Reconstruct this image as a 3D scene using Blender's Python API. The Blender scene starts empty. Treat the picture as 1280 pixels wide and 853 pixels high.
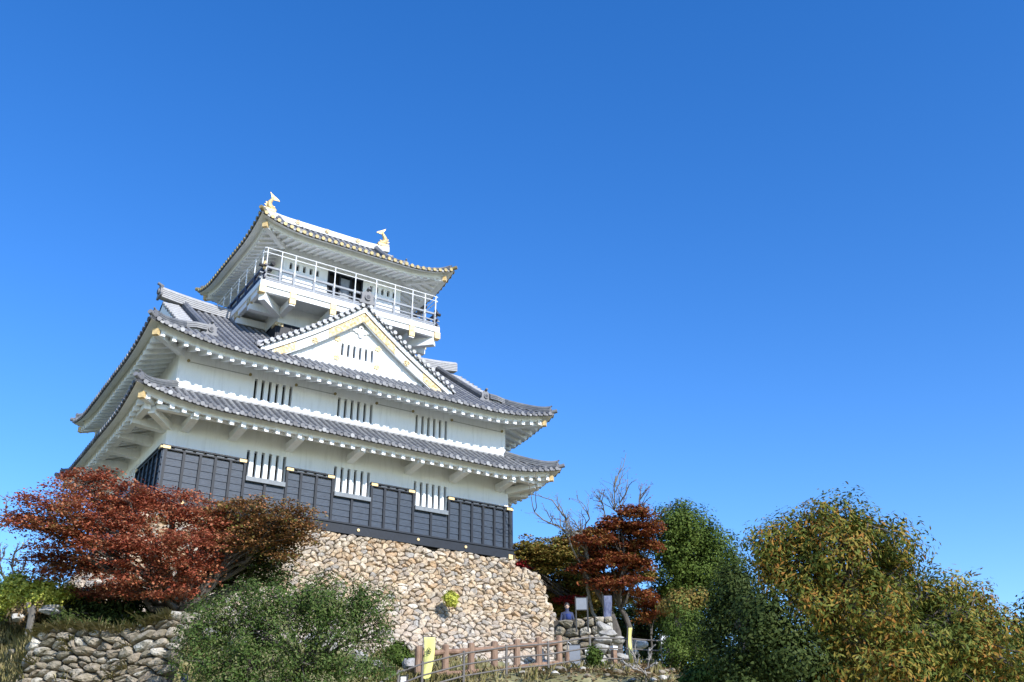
import bpy, math, random
import numpy as np
from mathutils import Vector
R=math.radians
rng=np.random.default_rng(7); random.seed(7)
scn=bpy.context.scene
# ------------------------------------------------------------ camera, world, sun, exposure
CAM=np.array([-15.2712,-34.1393,-10.053]); YAW,PITCH,ROLL,FPX=.583,.4497,-.0067,1280.2
_f=np.array([math.sin(YAW)*math.cos(PITCH),math.cos(YAW)*math.cos(PITCH),math.sin(PITCH)])
_r0=np.array([math.cos(YAW),-math.sin(YAW),0.]); _u0=np.cross(_r0,_f)
_r=math.cos(ROLL)*_r0+math.sin(ROLL)*_u0; _u=-math.sin(ROLL)*_r0+math.cos(ROLL)*_u0
cam=bpy.data.objects.new('camera',bpy.data.cameras.new('camera')); scn.collection.objects.link(cam)
from mathutils import Matrix
cam.matrix_world=Matrix([[_r[0],_u[0],-_f[0],CAM[0]],[_r[1],_u[1],-_f[1],CAM[1]],[_r[2],_u[2],-_f[2],CAM[2]],[0,0,0,1]])
cam.data.sensor_width=36; cam.data.lens=FPX/1280*36; cam.data.clip_end=6000; cam.data.clip_start=.1
scn.camera=cam
SUN=np.array([.10,-1.,.635]); SUN/=np.linalg.norm(SUN)
world=bpy.data.worlds.new('World'); scn.world=world; world.use_nodes=True
wn=world.node_tree.nodes; wl=world.node_tree.links
bg=wn['Background']; sky=wn.new('ShaderNodeTexSky'); sky.sky_type='NISHITA'; sky.sun_disc=False
sky.sun_elevation=math.asin(SUN[2]); sky.sun_rotation=math.atan2(SUN[0],SUN[1])
sky.altitude=300; sky.air_density=1.0; sky.dust_density=.1; sky.ozone_density=2.2
hs=wn.new('ShaderNodeHueSaturation'); hs.inputs['Saturation'].default_value=1.36; hs.inputs['Hue'].default_value=.512
wl.new(sky.outputs[0],hs.inputs['Color']); wl.new(hs.outputs[0],bg.inputs[0]); bg.inputs[1].default_value=.15
sl=bpy.data.lights.new('sun','SUN'); sl.energy=3.6; sl.angle=R(.55); sl.color=(1,.965,.91)
so=bpy.data.objects.new('sun',sl); scn.collection.objects.link(so)
so.rotation_euler=Vector(SUN).to_track_quat('Z','Y').to_euler()
scn.view_settings.view_transform='Standard'; scn.view_settings.look='None'; scn.view_settings.gamma=1
scn.view_settings.exposure=.82

def at(u,v,D):
    return CAM+D*(_f+(u-640)/FPX*_r+(426.5-v)/FPX*_u)
def zoff(p,u,v):  # helper: depth of a point
    return float((np.asarray(p)-CAM)@_f)

# ------------------------------------------------------------ helpers
def tag(o,label=None,cat=None,group=None,kind=None):
    if label:o['label']=label
    if cat:o['category']=cat
    if group:o['group']=group
    if kind:o['kind']=kind
    return o
def empty(name,loc,label,cat,group=None):
    o=bpy.data.objects.new(name,None); scn.collection.objects.link(o); o.location=tuple(float(a) for a in loc)
    o.empty_display_size=.2
    return tag(o,label,cat,group)
class MB:
    def __init__(s): s.v=[];s.f=[];s.mi=[];s.m=0
    def add(s,V,F):
        n=len(s.v); s.v.extend([tuple(map(float,p)) for p in V]); s.f.extend([tuple(i+n for i in f) for f in F]); s.mi.extend([s.m]*len(F))
    def box(s,x0,x1,y0,y1,z0,z1):
        if x0>x1:x0,x1=x1,x0
        if y0>y1:y0,y1=y1,y0
        if z0>z1:z0,z1=z1,z0
        V=[(x,y,z) for x in(x0,x1) for y in(y0,y1) for z in(z0,z1)]
        s.add(V,[(0,1,3,2),(4,6,7,5),(0,4,5,1),(2,3,7,6),(0,2,6,4),(1,5,7,3)])
    def hexa(s,P):  # 8 points: bottom ring 4, top ring 4
        s.add(P,[(3,2,1,0),(4,5,6,7),(0,1,5,4),(1,2,6,5),(2,3,7,6),(3,0,4,7)])
    def bar(s,a,b,w,h,up=(0,0,1)):
        a=np.array(a,float);b=np.array(b,float);d=b-a;d/=np.linalg.norm(d)
        up=np.array(up,float); sd=np.cross(d,up); sd/=max(np.linalg.norm(sd),1e-9); u2=np.cross(sd,d)
        P=[]
        for q in (a,b):
            for i,j in ((-1,-1),(1,-1),(1,1),(-1,1)): P.append(q+sd*i*w/2+u2*j*h/2)
        s.hexa(P)
    def tube(s,pts,rad,n=8,cap=True):
        pts=[np.array(p,float) for p in pts]
        if not hasattr(rad,'__len__'): rad=[rad]*len(pts)
        V=[];F=[];ref=None
        for i,p in enumerate(pts):
            d=(pts[min(i+1,len(pts)-1)]-pts[max(i-1,0)]); d/=max(np.linalg.norm(d),1e-9)
            if ref is None: ref=np.array([0,0,1.]) if abs(d[2])<.9 else np.array([1.,0,0])
            a=np.cross(d,ref); a/=max(np.linalg.norm(a),1e-9); b=np.cross(a,d); ref=b
            for k in range(n):
                t=2*math.pi*k/n; V.append(p+rad[i]*(math.cos(t)*a+math.sin(t)*b))
        for i in range(len(pts)-1):
            for k in range(n):
                F.append((i*n+k,i*n+(k+1)%n,(i+1)*n+(k+1)%n,(i+1)*n+k))
        if cap: F.append(tuple(range(n-1,-1,-1))); F.append(tuple((len(pts)-1)*n+k for k in range(n)))
        s.add(V,F)
    def disc(s,c,nrm,r,t,n=12):
        c=np.array(c,float); nrm=np.array(nrm,float); nrm/=np.linalg.norm(nrm)
        s.tube([c-nrm*t/2,c+nrm*t/2],r,n)
    def sweep(s,path,prof,up=(0,0,1),closed=True,caps=True):
        up=np.array(up,float);path=[np.array(p,float) for p in path];n=len(prof);V=[];F=[]
        for i,p in enumerate(path):
            d=path[min(i+1,len(path)-1)]-path[max(i-1,0)]; sd=np.cross(d,up); sd/=max(np.linalg.norm(sd),1e-9)
            for (a,b) in prof: V.append(p+sd*a+up*b)
        for i in range(len(path)-1):
            for k in range(n if closed else n-1):
                F.append((i*n+k,(i+1)*n+k,(i+1)*n+(k+1)%n,i*n+(k+1)%n))
        if caps and closed: F.append(tuple(range(n))); F.append(tuple((len(path)-1)*n+k for k in range(n-1,-1,-1)))
        s.add(V,F)
    def build(s,name,mat,parent=None,smooth=False,off=None):
        me=bpy.data.meshes.new(name); V=np.array(s.v,float)
        if parent is not None:
            pw=np.array(worldloc(parent)); V=V-pw
        me.from_pydata(V.tolist(),[],s.f)
        for m in (mat if isinstance(mat,(list,tuple)) else [mat]): me.materials.append(m)
        if isinstance(mat,(list,tuple)): me.polygons.foreach_set('material_index',s.mi)
        if smooth: me.polygons.foreach_set('use_smooth',[True]*len(me.polygons))
        me.update(); o=bpy.data.objects.new(name,me); scn.collection.objects.link(o)
        if parent is not None: o.parent=parent
        return o
def worldloc(o):
    p=Vector((0,0,0))
    while o is not None: p=p+o.location; o=o.parent
    return p
def npmesh(name,V,F,mat,parent=None,smooth=False):
    me=bpy.data.meshes.new(name); V=np.asarray(V,np.float32)
    if parent is not None: V=V-np.array(worldloc(parent),np.float32)
    F=np.asarray(F,np.int32); k=F.shape[1]
    me.vertices.add(len(V)); me.vertices.foreach_set('co',V.astype(np.float32).ravel())
    me.loops.add(F.size); me.loops.foreach_set('vertex_index',F.ravel())
    me.polygons.add(len(F)); me.polygons.foreach_set('loop_start',np.arange(0,F.size,k,dtype=np.int32))
    me.polygons.foreach_set('loop_total',np.full(len(F),k,np.int32))
    if smooth: me.polygons.foreach_set('use_smooth',np.ones(len(F),bool))
    me.update(calc_edges=True); me.validate()
    me.materials.append(mat); o=bpy.data.objects.new(name,me); scn.collection.objects.link(o)
    if parent is not None:o.parent=parent
    return o

# ------------------------------------------------------------ materials
def mat(name,col,rough=.7,metal=0,noise=0,nscale=4,bump=0,bscale=20,col2=None,spec=.5,stretch=None):
    m=bpy.data.materials.new(name); m.use_nodes=True; nt=m.node_tree; b=nt.nodes['Principled BSDF']
    b.inputs['Base Color'].default_value=(*col,1); b.inputs['Roughness'].default_value=rough; b.inputs['Metallic'].default_value=metal
    b.inputs['Specular IOR Level'].default_value=spec
    tc=nt.nodes.new('ShaderNodeTexCoord'); mp=nt.nodes.new('ShaderNodeMapping'); nt.links.new(tc.outputs['Object'],mp.inputs[0])
    if stretch: mp.inputs['Scale'].default_value=stretch
    if noise or col2:
        n=nt.nodes.new('ShaderNodeTexNoise'); n.inputs['Scale'].default_value=nscale; n.inputs['Detail'].default_value=6; n.inputs['Roughness'].default_value=.65
        nt.links.new(mp.outputs[0],n.inputs[0])
        r=nt.nodes.new('ShaderNodeValToRGB'); r.color_ramp.elements[0].position=.32; r.color_ramp.elements[1].position=.7
        c2=col2 or tuple(min(1,c*(1+noise)) for c in col); c1=col if col2 else tuple(c*(1-noise) for c in col)
        r.color_ramp.elements[0].color=(*c1,1); r.color_ramp.elements[1].color=(*c2,1)
        nt.links.new(n.outputs[0],r.inputs[0]); nt.links.new(r.outputs[0],b.inputs['Base Color'])
    if bump:
        n2=nt.nodes.new('ShaderNodeTexNoise'); n2.inputs['Scale'].default_value=bscale; n2.inputs['Detail'].default_value=5
        nt.links.new(mp.outputs[0],n2.inputs[0]); bu=nt.nodes.new('ShaderNodeBump'); bu.inputs['Strength'].default_value=bump; bu.inputs['Distance'].default_value=.03
        nt.links.new(n2.outputs[0],bu.inputs['Height']); nt.links.new(bu.outputs[0],b.inputs['Normal'])
    return m
def mat_island(name,stops,rough=.85,translucent=0,dirt=None,bump=0,bscale=12,spec=.3,patch=None,grad=None):
    m=bpy.data.materials.new(name); m.use_nodes=True; nt=m.node_tree; b=nt.nodes['Principled BSDF']; L=nt.links
    b.inputs['Roughness'].default_value=rough; b.inputs['Specular IOR Level'].default_value=spec
    g=nt.nodes.new('ShaderNodeNewGeometry'); r=nt.nodes.new('ShaderNodeValToRGB')
    el=r.color_ramp.elements
    while len(el)<len(stops): el.new(.5)
    for e,(p,c) in zip(el,stops): e.position=p; e.color=(*c,1)
    fac=g.outputs['Random Per Island']; tc=nt.nodes.new('ShaderNodeTexCoord')
    if patch:
        n=nt.nodes.new('ShaderNodeTexNoise'); n.inputs['Scale'].default_value=patch[0]; n.inputs['Detail'].default_value=2
        L.new(tc.outputs['Object'],n.inputs[0])
        mr=nt.nodes.new('ShaderNodeMapRange'); mr.inputs[1].default_value=.3; mr.inputs[2].default_value=.7; L.new(n.outputs[0],mr.inputs[0])
        mx=nt.nodes.new('ShaderNodeMix'); mx.inputs[0].default_value=patch[1]; L.new(fac,mx.inputs[2]); L.new(mr.outputs[0],mx.inputs[3]); fac=mx.outputs[0]
    L.new(fac,r.inputs[0]); col=r.outputs[0]
    if dirt:
        n=nt.nodes.new('ShaderNodeTexNoise'); n.inputs['Scale'].default_value=dirt[1]; n.inputs['Detail'].default_value=8; n.inputs['Roughness'].default_value=.7; L.new(tc.outputs['Object'],n.inputs[0])
        r2=nt.nodes.new('ShaderNodeValToRGB'); r2.color_ramp.elements[0].position=.42; r2.color_ramp.elements[1].position=.62
        L.new(n.outputs[0],r2.inputs[0]); mx=nt.nodes.new('ShaderNodeMix'); mx.data_type='RGBA'
        mf=nt.nodes.new('ShaderNodeMath'); mf.operation='MULTIPLY'; mf.inputs[1].default_value=dirt[2]; L.new(r2.outputs[0],mf.inputs[0])
        L.new(mf.outputs[0],mx.inputs[0]); L.new(col,mx.inputs[6]); mx.inputs[7].default_value=(*dirt[0],1); col=mx.outputs[2]
    if grad: # second tone low down: (z0,z1,colour,strength) – lower courses are greyer stone
        sp=nt.nodes.new('ShaderNodeSeparateXYZ'); L.new(tc.outputs['Object'],sp.inputs[0])
        mr=nt.nodes.new('ShaderNodeMapRange'); mr.inputs[1].default_value=grad[0]; mr.inputs[2].default_value=grad[1]; mr.inputs[3].default_value=grad[3]; mr.inputs[4].default_value=0; L.new(sp.outputs[2],mr.inputs[0])
        mx=nt.nodes.new('ShaderNodeMix'); mx.data_type='RGBA'; L.new(mr.outputs[0],mx.inputs[0]); L.new(col,mx.inputs[6]); mx.inputs[7].default_value=(*grad[2],1); col=mx.outputs[2]
    L.new(col,b.inputs['Base Color'])
    if bump:
        n2=nt.nodes.new('ShaderNodeTexNoise'); n2.inputs['Scale'].default_value=bscale; n2.inputs['Detail'].default_value=6
        L.new(tc.outputs['Object'],n2.inputs[0]); bu=nt.nodes.new('ShaderNodeBump'); bu.inputs['Strength'].default_value=bump; bu.inputs['Distance'].default_value=.04
        L.new(n2.outputs[0],bu.inputs['Height']); L.new(bu.outputs[0],b.inputs['Normal'])
    if translucent:
        t=nt.nodes.new('ShaderNodeBsdfTranslucent'); L.new(col,t.inputs[0]); ms=nt.nodes.new('ShaderNodeMixShader'); ms.inputs[0].default_value=translucent
        L.new(b.outputs[0],ms.inputs[1]); L.new(t.outputs[0],ms.inputs[2]); L.new(ms.outputs[0],nt.nodes['Material Output'].inputs[0])
    return m
PL=mat('plaster',(.85,.86,.865),.85,noise=.03,nscale=1.2,bump=.15,bscale=6,spec=.2)
def streak(m,amt):
    nt=m.node_tree; L=nt.links; b=nt.nodes['Principled BSDF']; src=b.inputs['Base Color'].links[0].from_socket
    tc=nt.nodes.new('ShaderNodeTexCoord'); mp=nt.nodes.new('ShaderNodeMapping'); mp.inputs['Scale'].default_value=(3.2,3.2,.35); L.new(tc.outputs['Object'],mp.inputs[0])
    n=nt.nodes.new('ShaderNodeTexNoise'); n.inputs['Scale'].default_value=2.2; n.inputs['Detail'].default_value=7; n.inputs['Roughness'].default_value=.7; L.new(mp.outputs[0],n.inputs[0])
    r=nt.nodes.new('ShaderNodeValToRGB'); r.color_ramp.elements[0].position=.5; r.color_ramp.elements[1].position=.75; L.new(n.outputs[0],r.inputs[0])
    k=nt.nodes.new('ShaderNodeMath'); k.operation='MULTIPLY'; k.inputs[1].default_value=amt; L.new(r.outputs[0],k.inputs[0])
    mx=nt.nodes.new('ShaderNodeMix'); mx.data_type='RGBA'; L.new(k.outputs[0],mx.inputs[0]); L.new(src,mx.inputs[6]); mx.inputs[7].default_value=(.45,.45,.43,1); L.new(mx.outputs[2],b.inputs['Base Color'])
streak(PL,.35)
PLR=mat('ridge_plaster',(.38,.38,.39),.8,noise=.14,nscale=6,bump=.2,bscale=20,spec=.2)
TILE=mat_island('roof_tile',[(0,(.07,.075,.09)),(.5,(.12,.125,.14)),(1,(.20,.20,.21))],.5,dirt=((.30,.30,.29),2.5,.40),bump=.2,bscale=20,spec=.5,patch=(1.5,.4))
TILED=mat('tile_base',(.045,.048,.058),.6,noise=.35,nscale=5,bump=.2,bscale=25)
TCAP=mat_island('tile_cap',[(0,(.11,.11,.12)),(.7,(.2,.2,.21)),(1,(.36,.36,.36))],.6,spec=.4)
TGOLD=mat('gilt_cap',(.30,.235,.10),.5,metal=.25,noise=.4,nscale=15)
GOLD=mat('gilt',(.36,.21,.045),.5,metal=.3,col2=(.80,.72,.52),nscale=9,bump=1,bscale=30)
GPALE=mat('pale_gilt',(.72,.52,.25),.5,metal=.2,noise=.2,nscale=12,bump=.3,bscale=40)
WAIN=mat('black_board',(.016,.026,.044),.5,col2=(.036,.056,.086),nscale=7,bump=.25,bscale=14,stretch=(.6,.6,3),spec=.3)
WAINL=mat('black_batten',(.010,.014,.022),.5,noise=.25,nscale=6,spec=.3)
SILL=mat('sill_metal',(.16,.18,.20),.4,noise=.2,nscale=8)
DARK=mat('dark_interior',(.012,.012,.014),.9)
NAVY=mat('navy_wood',(.02,.022,.05),.5)
RAILW=mat('white_rail',(.75,.76,.78),.45)
RAILG=mat('grey_rail',(.23,.25,.28),.55,noise=.2,nscale=5)
GLASSD=mat('dark_glass',(.05,.06,.07),.15,spec=.8)
STONE=mat_island('base_stone',[(0,(.28,.24,.19)),(.15,(.52,.44,.33)),(.3,(.48,.32,.18)),(.45,(.62,.55,.45)),(.6,(.58,.44,.28)),(.72,(.40,.33,.26)),(.85,(.34,.33,.31)),(.93,(.58,.47,.33)),(1,(.80,.77,.71))],.9,dirt=((.24,.18,.12),6,.75),bump=1,bscale=14,patch=(.8,.2),grad=(.2,3.0,(.48,.46,.44),.55))
STONE2=mat_island('rough_stone',[(0,(.17,.155,.13)),(.25,(.36,.31,.24)),(.5,(.26,.21,.155)),(.75,(.46,.41,.33)),(1,(.66,.63,.57))],.9,dirt=((.13,.115,.07),3.5,.75),bump=1,bscale=9)
ROCK=mat('rock',(.22,.21,.19),.9,col2=(.52,.50,.47),nscale=3.5,bump=1,bscale=9)
ROCKW=mat('pale_rock',(.17,.155,.13),.9,col2=(.44,.42,.38),nscale=3,bump=1,bscale=8)
GAP=mat('wall_gap',(.07,.058,.045),.95,noise=.4,nscale=6,bump=.5)
LOG=mat('log_wood',(.17,.10,.065),.8,col2=(.38,.25,.165),nscale=7,bump=.7,bscale=18,stretch=(1,1,.25))
LOGH=mat('log_rail_wood',(.16,.09,.055),.8,col2=(.32,.20,.13),nscale=6,bump=.7,bscale=18)
PIPE=mat('brown_pipe',(.13,.115,.10),.5,noise=.25,nscale=8)
BARK=mat('bark',(.06,.05,.042),.95,col2=(.14,.125,.11),nscale=7,bump=1,bscale=18,stretch=(1,1,.3))
BARKP=mat('pale_bark',(.22,.20,.18),.9,col2=(.42,.40,.37),nscale=6,bump=.7,bscale=18,stretch=(1,1,.3))
BARKM=mat('grey_bark',(.09,.08,.07),.95,col2=(.26,.245,.22),nscale=4,bump=.7,bscale=18,stretch=(1,1,.3))
YEL=mat('yellow_cloth',(.80,.76,.24),.8,noise=.08,nscale=5,bump=.2,bscale=10)
INK=mat('black_ink',(.03,.035,.02),.8)
BOARD=mat('grey_board',(.20,.215,.24),.5,noise=.1,nscale=5)
BLK=mat('black_metal',(.02,.02,.02),.5)
WHT=mat('white_paint',(.75,.75,.73),.6,noise=.08,nscale=9)
BLUEW=mat('blue_white_cloth',(.02,.03,.09),.8,col2=(.22,.24,.33),nscale=5,stretch=(1,1,.4))
def leafmat(name,stops,tr=.28,patch=(1.3,.45),k=.72): return mat_island(name,[(p,tuple(a*k for a in c)) for p,c in stops],.65,translucent=tr*.6,patch=patch,spec=.15)
L_RED=leafmat('maple_red_leaf',[(0,(.12,.035,.02)),(.25,(.30,.065,.035)),(.5,(.44,.13,.065)),(.7,(.52,.23,.12)),(.85,(.34,.20,.08)),(1,(.16,.17,.04))],.4,k=.84)
L_BRN=leafmat('maple_brown_leaf',[(0,(.10,.11,.03)),(.3,(.20,.12,.045)),(.6,(.34,.14,.06)),(.8,(.18,.20,.045)),(1,(.46,.29,.12))],.4,k=1.)
L_DRED=leafmat('dark_red_leaf',[(0,(.10,.025,.018)),(.35,(.26,.06,.03)),(.6,(.40,.14,.05)),(.82,(.30,.18,.05)),(1,(.12,.13,.03))],.35)
L_OLV=leafmat('olive_leaf',[(0,(.06,.09,.02)),(.35,(.15,.16,.035)),(.65,(.32,.19,.055)),(.85,(.11,.15,.03)),(1,(.42,.22,.07))],.3,k=1.05)
L_CRIM=leafmat('crimson_leaf',[(0,(.25,.015,.02)),(1,(.45,.05,.05))],.3)
L_GRN=leafmat('green_leaf',[(0,(.045,.075,.012)),(.5,(.11,.17,.028)),(.85,(.19,.26,.05)),(1,(.30,.36,.10))],.32)
L_DKG=leafmat('dark_green_shade_leaf',[(0,(.025,.040,.010)),(.5,(.055,.085,.018)),(.85,(.10,.13,.03)),(1,(.18,.20,.06))],.25)  # dark evergreen leaves; on some plants the dark tone stands in for shade
L_SHR=leafmat('shrub_leaf',[(0,(.04,.07,.015)),(.45,(.085,.15,.03)),(.65,(.14,.20,.05)),(.85,(.24,.24,.10)),(1,(.42,.42,.25))],.28,(2,.35))
L_CHE=leafmat('chestnut_leaf',[(0,(.06,.09,.015)),(.3,(.13,.17,.03)),(.5,(.21,.23,.04)),(.64,(.42,.30,.055)),(.77,(.46,.19,.04)),(.87,(.09,.14,.025)),(1,(.66,.56,.18))],.35,(.9,.45))
L_CSHADE=leafmat('chestnut_green_shade_leaf',[(0,(.03,.05,.012)),(.5,(.07,.10,.02)),(.85,(.14,.17,.03)),(1,(.28,.20,.05))],.25,k=.9)  # darker, greener inner leaves: shade inside the crown put into the colour
L_YEL=leafmat('yellow_green_leaf',[(0,(.14,.20,.03)),(.5,(.46,.48,.08)),(1,(.75,.70,.18))],.6,(1.3,.4),1.1)
L_DRY=leafmat('dry_leaf',[(0,(.25,.15,.08)),(.5,(.45,.32,.18)),(1,(.30,.22,.10))],.3)
GRASS=leafmat('grass_blade',[(0,(.12,.14,.04)),(.4,(.28,.25,.10)),(.75,(.45,.38,.21)),(1,(.18,.25,.06))],.25,(.7,.5),1.)

# ------------------------------------------------------------ terrain
TC=np.array([(-15.3,-34.1,-11.65),(-26,-34,-11.9),(-5,-30,-11.2),(6,-29,-10.8),(2.5,-23,-9.6),(10,-21,-9.2),(-12,-20,-10),(-11.5,-13,-9),(-8,-14.5,-8.8),(-3,-14,-8.2),
 (-5.5,-11.3,-7.5),(0,-13,-7.6),(-1.1,-8.4,-6.35),(1.5,-8.3,-5.95),(3.7,-8.2,-5.68),(5.1,-9.6,-5.62),(6.4,-9.6,-5.85),(2.5,-10.2,-6.05),(-2.6,-10.2,-7.0),
 (1.5,-2.4,-4.6),(5,-2.5,-4.75),(8.7,-2.4,-4.85),(-3,-2.8,-4.6),(-6,-4.2,-4.9),(-7.4,-6.2,-5.45),(-9.4,-5.8,-5.5),(-10.6,-5.6,-5.5),(-8.4,-8.4,-5.75),(-6,-9,-6.5),(-4,-7.5,-5.9),
 (-9.9,1.2,-3.35),(-11.0,-2.6,-4.1),(-9.6,-1.5,-3.7),(-12.6,-5.4,-7.0),(-14,-1,-6.8),(-14,-10,-9),(-18,2,-8.5),(-12,6,-4.5),(-20,12,-12),
 (0,20,-4),(11,4,-5),(10.5,-4,-5.2),(12,0,-4.6),(9,-7.5,-5.7),(14,-9,-7.3),(18,-2,-8),(24,-12,-11),(26,8,-12),(10,-14,-7.6),(6.2,-14,-7.6),(16,-16,-9.5),(10,22,-10),(-10,25,-10),(-11.3,-8.3,-8.4),(-10,-9.2,-8.3),(-8.8,-10.1,-8.2),(-7.6,-10.8,-8.0),(-12.2,-9.2,-9.0),(-11.9,-7.3,-8.0),(-10.6,-6.7,-5.98),(-9.6,-7.5,-5.98),(-8.7,-8.3,-6.0),(-12.3,-6,-7.4),(-30,-10,-13),(-45,20,-16),(40,-20,-14),(50,30,-20),(0,60,-24),(-30,-50,-12.5),(20,-55,-12.5),(45,-50,-13)])
def ground(x,y):
    x=np.asarray(x,float);y=np.asarray(y,float)
    d2=(x[...,None]-TC[:,0])**2+(y[...,None]-TC[:,1])**2+.25
    w=d2**-1.7
    return (w*TC[:,2]).sum(-1)/w.sum(-1)
def gz(x,y): return float(ground(np.array([x]),np.array([y]))[0])
def make_ground():
    def axis(lo,hi,c0,c1,step,far):
        a=list(np.arange(c0,c1+1e-6,step)); s=step
        v=c0
        L=[]
        while v>-far: s*=1.25; v-=s; L.append(v)
        Rr=[]; s=step; v=c1
        while v<far: s*=1.25; v+=s; Rr.append(v)
        return np.array(L[::-1]+a+Rr)
    xs=axis(0,0,-18,20,.28,3000); ys=axis(0,0,-26,6,.28,3000)
    X,Y=np.meshgrid(xs,ys,indexing='ij'); Z=ground(X,Y)
    r=np.hypot(X,Y); Z=Z-np.clip((r-60)*.12,0,60)
    near=np.exp(-(r/45)**4)
    Z+=near*(.10*np.sin(X*1.7+Y*.6)*np.sin(Y*1.9-X*.4)+.05*np.sin(X*4.1+1)*np.sin(Y*3.7))+rng.normal(0,.025,Z.shape)*near
    n,m=X.shape; V=np.stack([X,Y,Z],-1).reshape(-1,3); i=np.arange(n*m).reshape(n,m)
    F=np.stack([i[:-1,:-1],i[1:,:-1],i[1:,1:],i[:-1,1:]],-1).reshape(-1,4)
    g=mat('ground_soil',(.19,.16,.095),.95,col2=(.34,.30,.16),nscale=1.3,bump=1,bscale=7)
    nt=g.node_tree; rr=[x for x in nt.nodes if x.type=='VALTORGB'][0].color_ramp
    e=rr.elements.new(.5); e.color=(.20,.19,.08,1)
    o=npmesh('ground',V,F,g,smooth=True); tag(o,kind='structure')
make_ground()

# ------------------------------------------------------------ stone courses
def voronoi(w,h,sx,sy,jit=.45,seed=1,big=0.):
    r=np.random.default_rng(seed); nx=max(2,int(w/sx))+2; ny=max(2,int(h/sy))+2
    P=[]
    for j in range(-1,ny):
        for i in range(-1,nx):
            if r.random()<big: continue
            P.append(((i+.5+(j%2)*.5+r.uniform(-jit,jit))*sx,(j+.5+r.uniform(-jit,jit))*sy))
    P=np.array(P); S=np.array([1/sx,1/sy]); Q=P*S; out=[]
    for k in range(len(P)):
        if not(-.3*sx<P[k,0]<w+.3*sx and -.3*sy<P[k,1]<h+.3*sy): continue
        d=((Q-Q[k])**2).sum(1); nb=np.argsort(d)[1:18]
        poly=[np.array(c,float) for c in ((-2.,-2),(2,-2),(2,2),(-2,2))]; poly=[Q[k]+c for c in poly]
        for n in nb:
            mid=(Q[k]+Q[n])/2; nr=Q[n]-Q[k]; new=[]
            for a in range(len(poly)):
                p,q=poly[a],poly[(a+1)%len(poly)]; dp=(p-mid)@nr; dq=(q-mid)@nr
                if dp<=0:new.append(p)
                if dp*dq<0:new.append(p+(q-p)*dp/(dp-dq))
            poly=new
            if len(poly)<3:break
        if len(poly)<3:continue
        poly=np.array(poly)/S; poly[:,0]=np.clip(poly[:,0],0,w); poly[:,1]=np.clip(poly[:,1],0,h)
        if np.ptp(poly[:,0])<.04 or np.ptp(poly[:,1])<.04: continue
        out.append(poly)
    return out
def stones(mb,polys,face,depth=.1,seed=3,gap=.92,round_=True):
    r=np.random.default_rng(seed)
    for poly in polys:
        c=poly.mean(0)
        # chamfer corners
        pp=[]
        n=len(poly)
        for a in range(n):
            p,q=poly[a],poly[(a+1)%n]
            if np.linalg.norm(q-p)<.02: continue
            t=r.uniform(.16,.3); pp.append(p+(q-p)*t*.8)
            if np.linalg.norm(q-p)>.22: pp.append((p+q)/2+r.normal(0,.012,2))
            pp.append(q+(p-q)*t)
        if len(pp)<3: continue
        pp=np.array(pp); n=len(pp); tilt=r.normal(0,.27,2); dd=depth*r.uniform(.5,1.5); sz=np.sqrt(np.ptp(pp[:,0])*np.ptp(pp[:,1]))
        dd=min(dd,sz*.5); V=[];F=[]
        for ring,(s,o) in enumerate(((gap,-.09),(gap*.97,dd*.35),(gap*.84,dd*.85),(gap*.5,dd*1.08))):
            for p in pp:
                q=c+(p-c)*s; off=o
                if ring: off+= float((q-c)@tilt)*(.5+.5*(ring>1))+r.normal(0,.010)
                V.append(face(q[0],q[1],off))
        V.append(face(c[0],c[1],dd*1.1+r.normal(0,.012)))
        for ring in range(3):
            for k in range(n): F.append((ring*n+k,ring*n+(k+1)%n,(ring+1)*n+(k+1)%n,(ring+1)*n+k))
        for k in range(n): F.append((3*n+k,3*n+(k+1)%n,4*n))
        mb.add(V,F)
def dface(fn):  # wraps a point function p(u,v) with a numeric outward normal
    def g(u,v,o):
        p=fn(u,v); a=fn(u+.01,v)-p; b=fn(u,v+.01)-p; n=np.cross(a,b); n/=np.linalg.norm(n)+1e-12
        return p+n*o
    return g
BH=5.4  # height of the base
def bat(h): return .30*h+.030*h*h      # front batter
def batl(h): return .60*h+.025*h*h
base=empty('stone_base',(0,-1,-5.3),'tall battered wall of tan rubble stones carrying the black boarded castle','stone base')
# front
def xr(h): return 7.0+(.0 if h<.42 else 1.2)+.13*max(0,h-.42)+.0
def pf(u,v): # u 0..1 across, v height from bottom
    h=BH-v; x0=-7.0-batl(h); x1=8.3+.14*h
    return np.array([x0+(x1-x0)*u/16.,-.05-bat(h),-.10-h])
W0=16.
mb=MB()
front=voronoi(W0,BH,.215,.14,jit=.6,seed=11,big=.27)
front=[p for p in front if not (p[:,0].mean()>W0-1.05 and p[:,1].mean()>BH-.42)]
stones(mb,front,dface(pf),.075,4,gap=.955)
def plf(u,v):  # left face, runs back
    h=BH-v; y0=-.05-bat(h); y1=9.0+bat(h); y=y1+(y0-y1)*u/11.
    return np.array([-7.0-batl(h),y,-.10-h])
stones(mb,voronoi(11,BH,.42,.3,seed=12,big=.1),dface(plf),.13,5)
def prf(u,v):
    h=BH-.45-v; y0=-.05-bat(h+.45); y1=9.0; y=y0+(y1-y0)*u/9.
    return np.array([8.3+.14*(h+.45),y,-.10-.45-h])
stones(mb,voronoi(9,BH-.45,.42,.3,seed=13,big=.1),dface(prf),.13,6)
def ptop(u,v): return np.array([6.95+u,-.2+v,-.56])
stones(mb,voronoi(1.4,8.5,.4,.4,seed=14),dface(ptop),.10,7)
def pstep(u,v): return np.array([7.02,-.1+u,-.56+v])
stones(mb,voronoi(8,.42,.35,.2,seed=15),dface(pstep),.08,8)
mb.build('stone_facing',STONE,base)
mb=MB()
N=14
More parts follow.
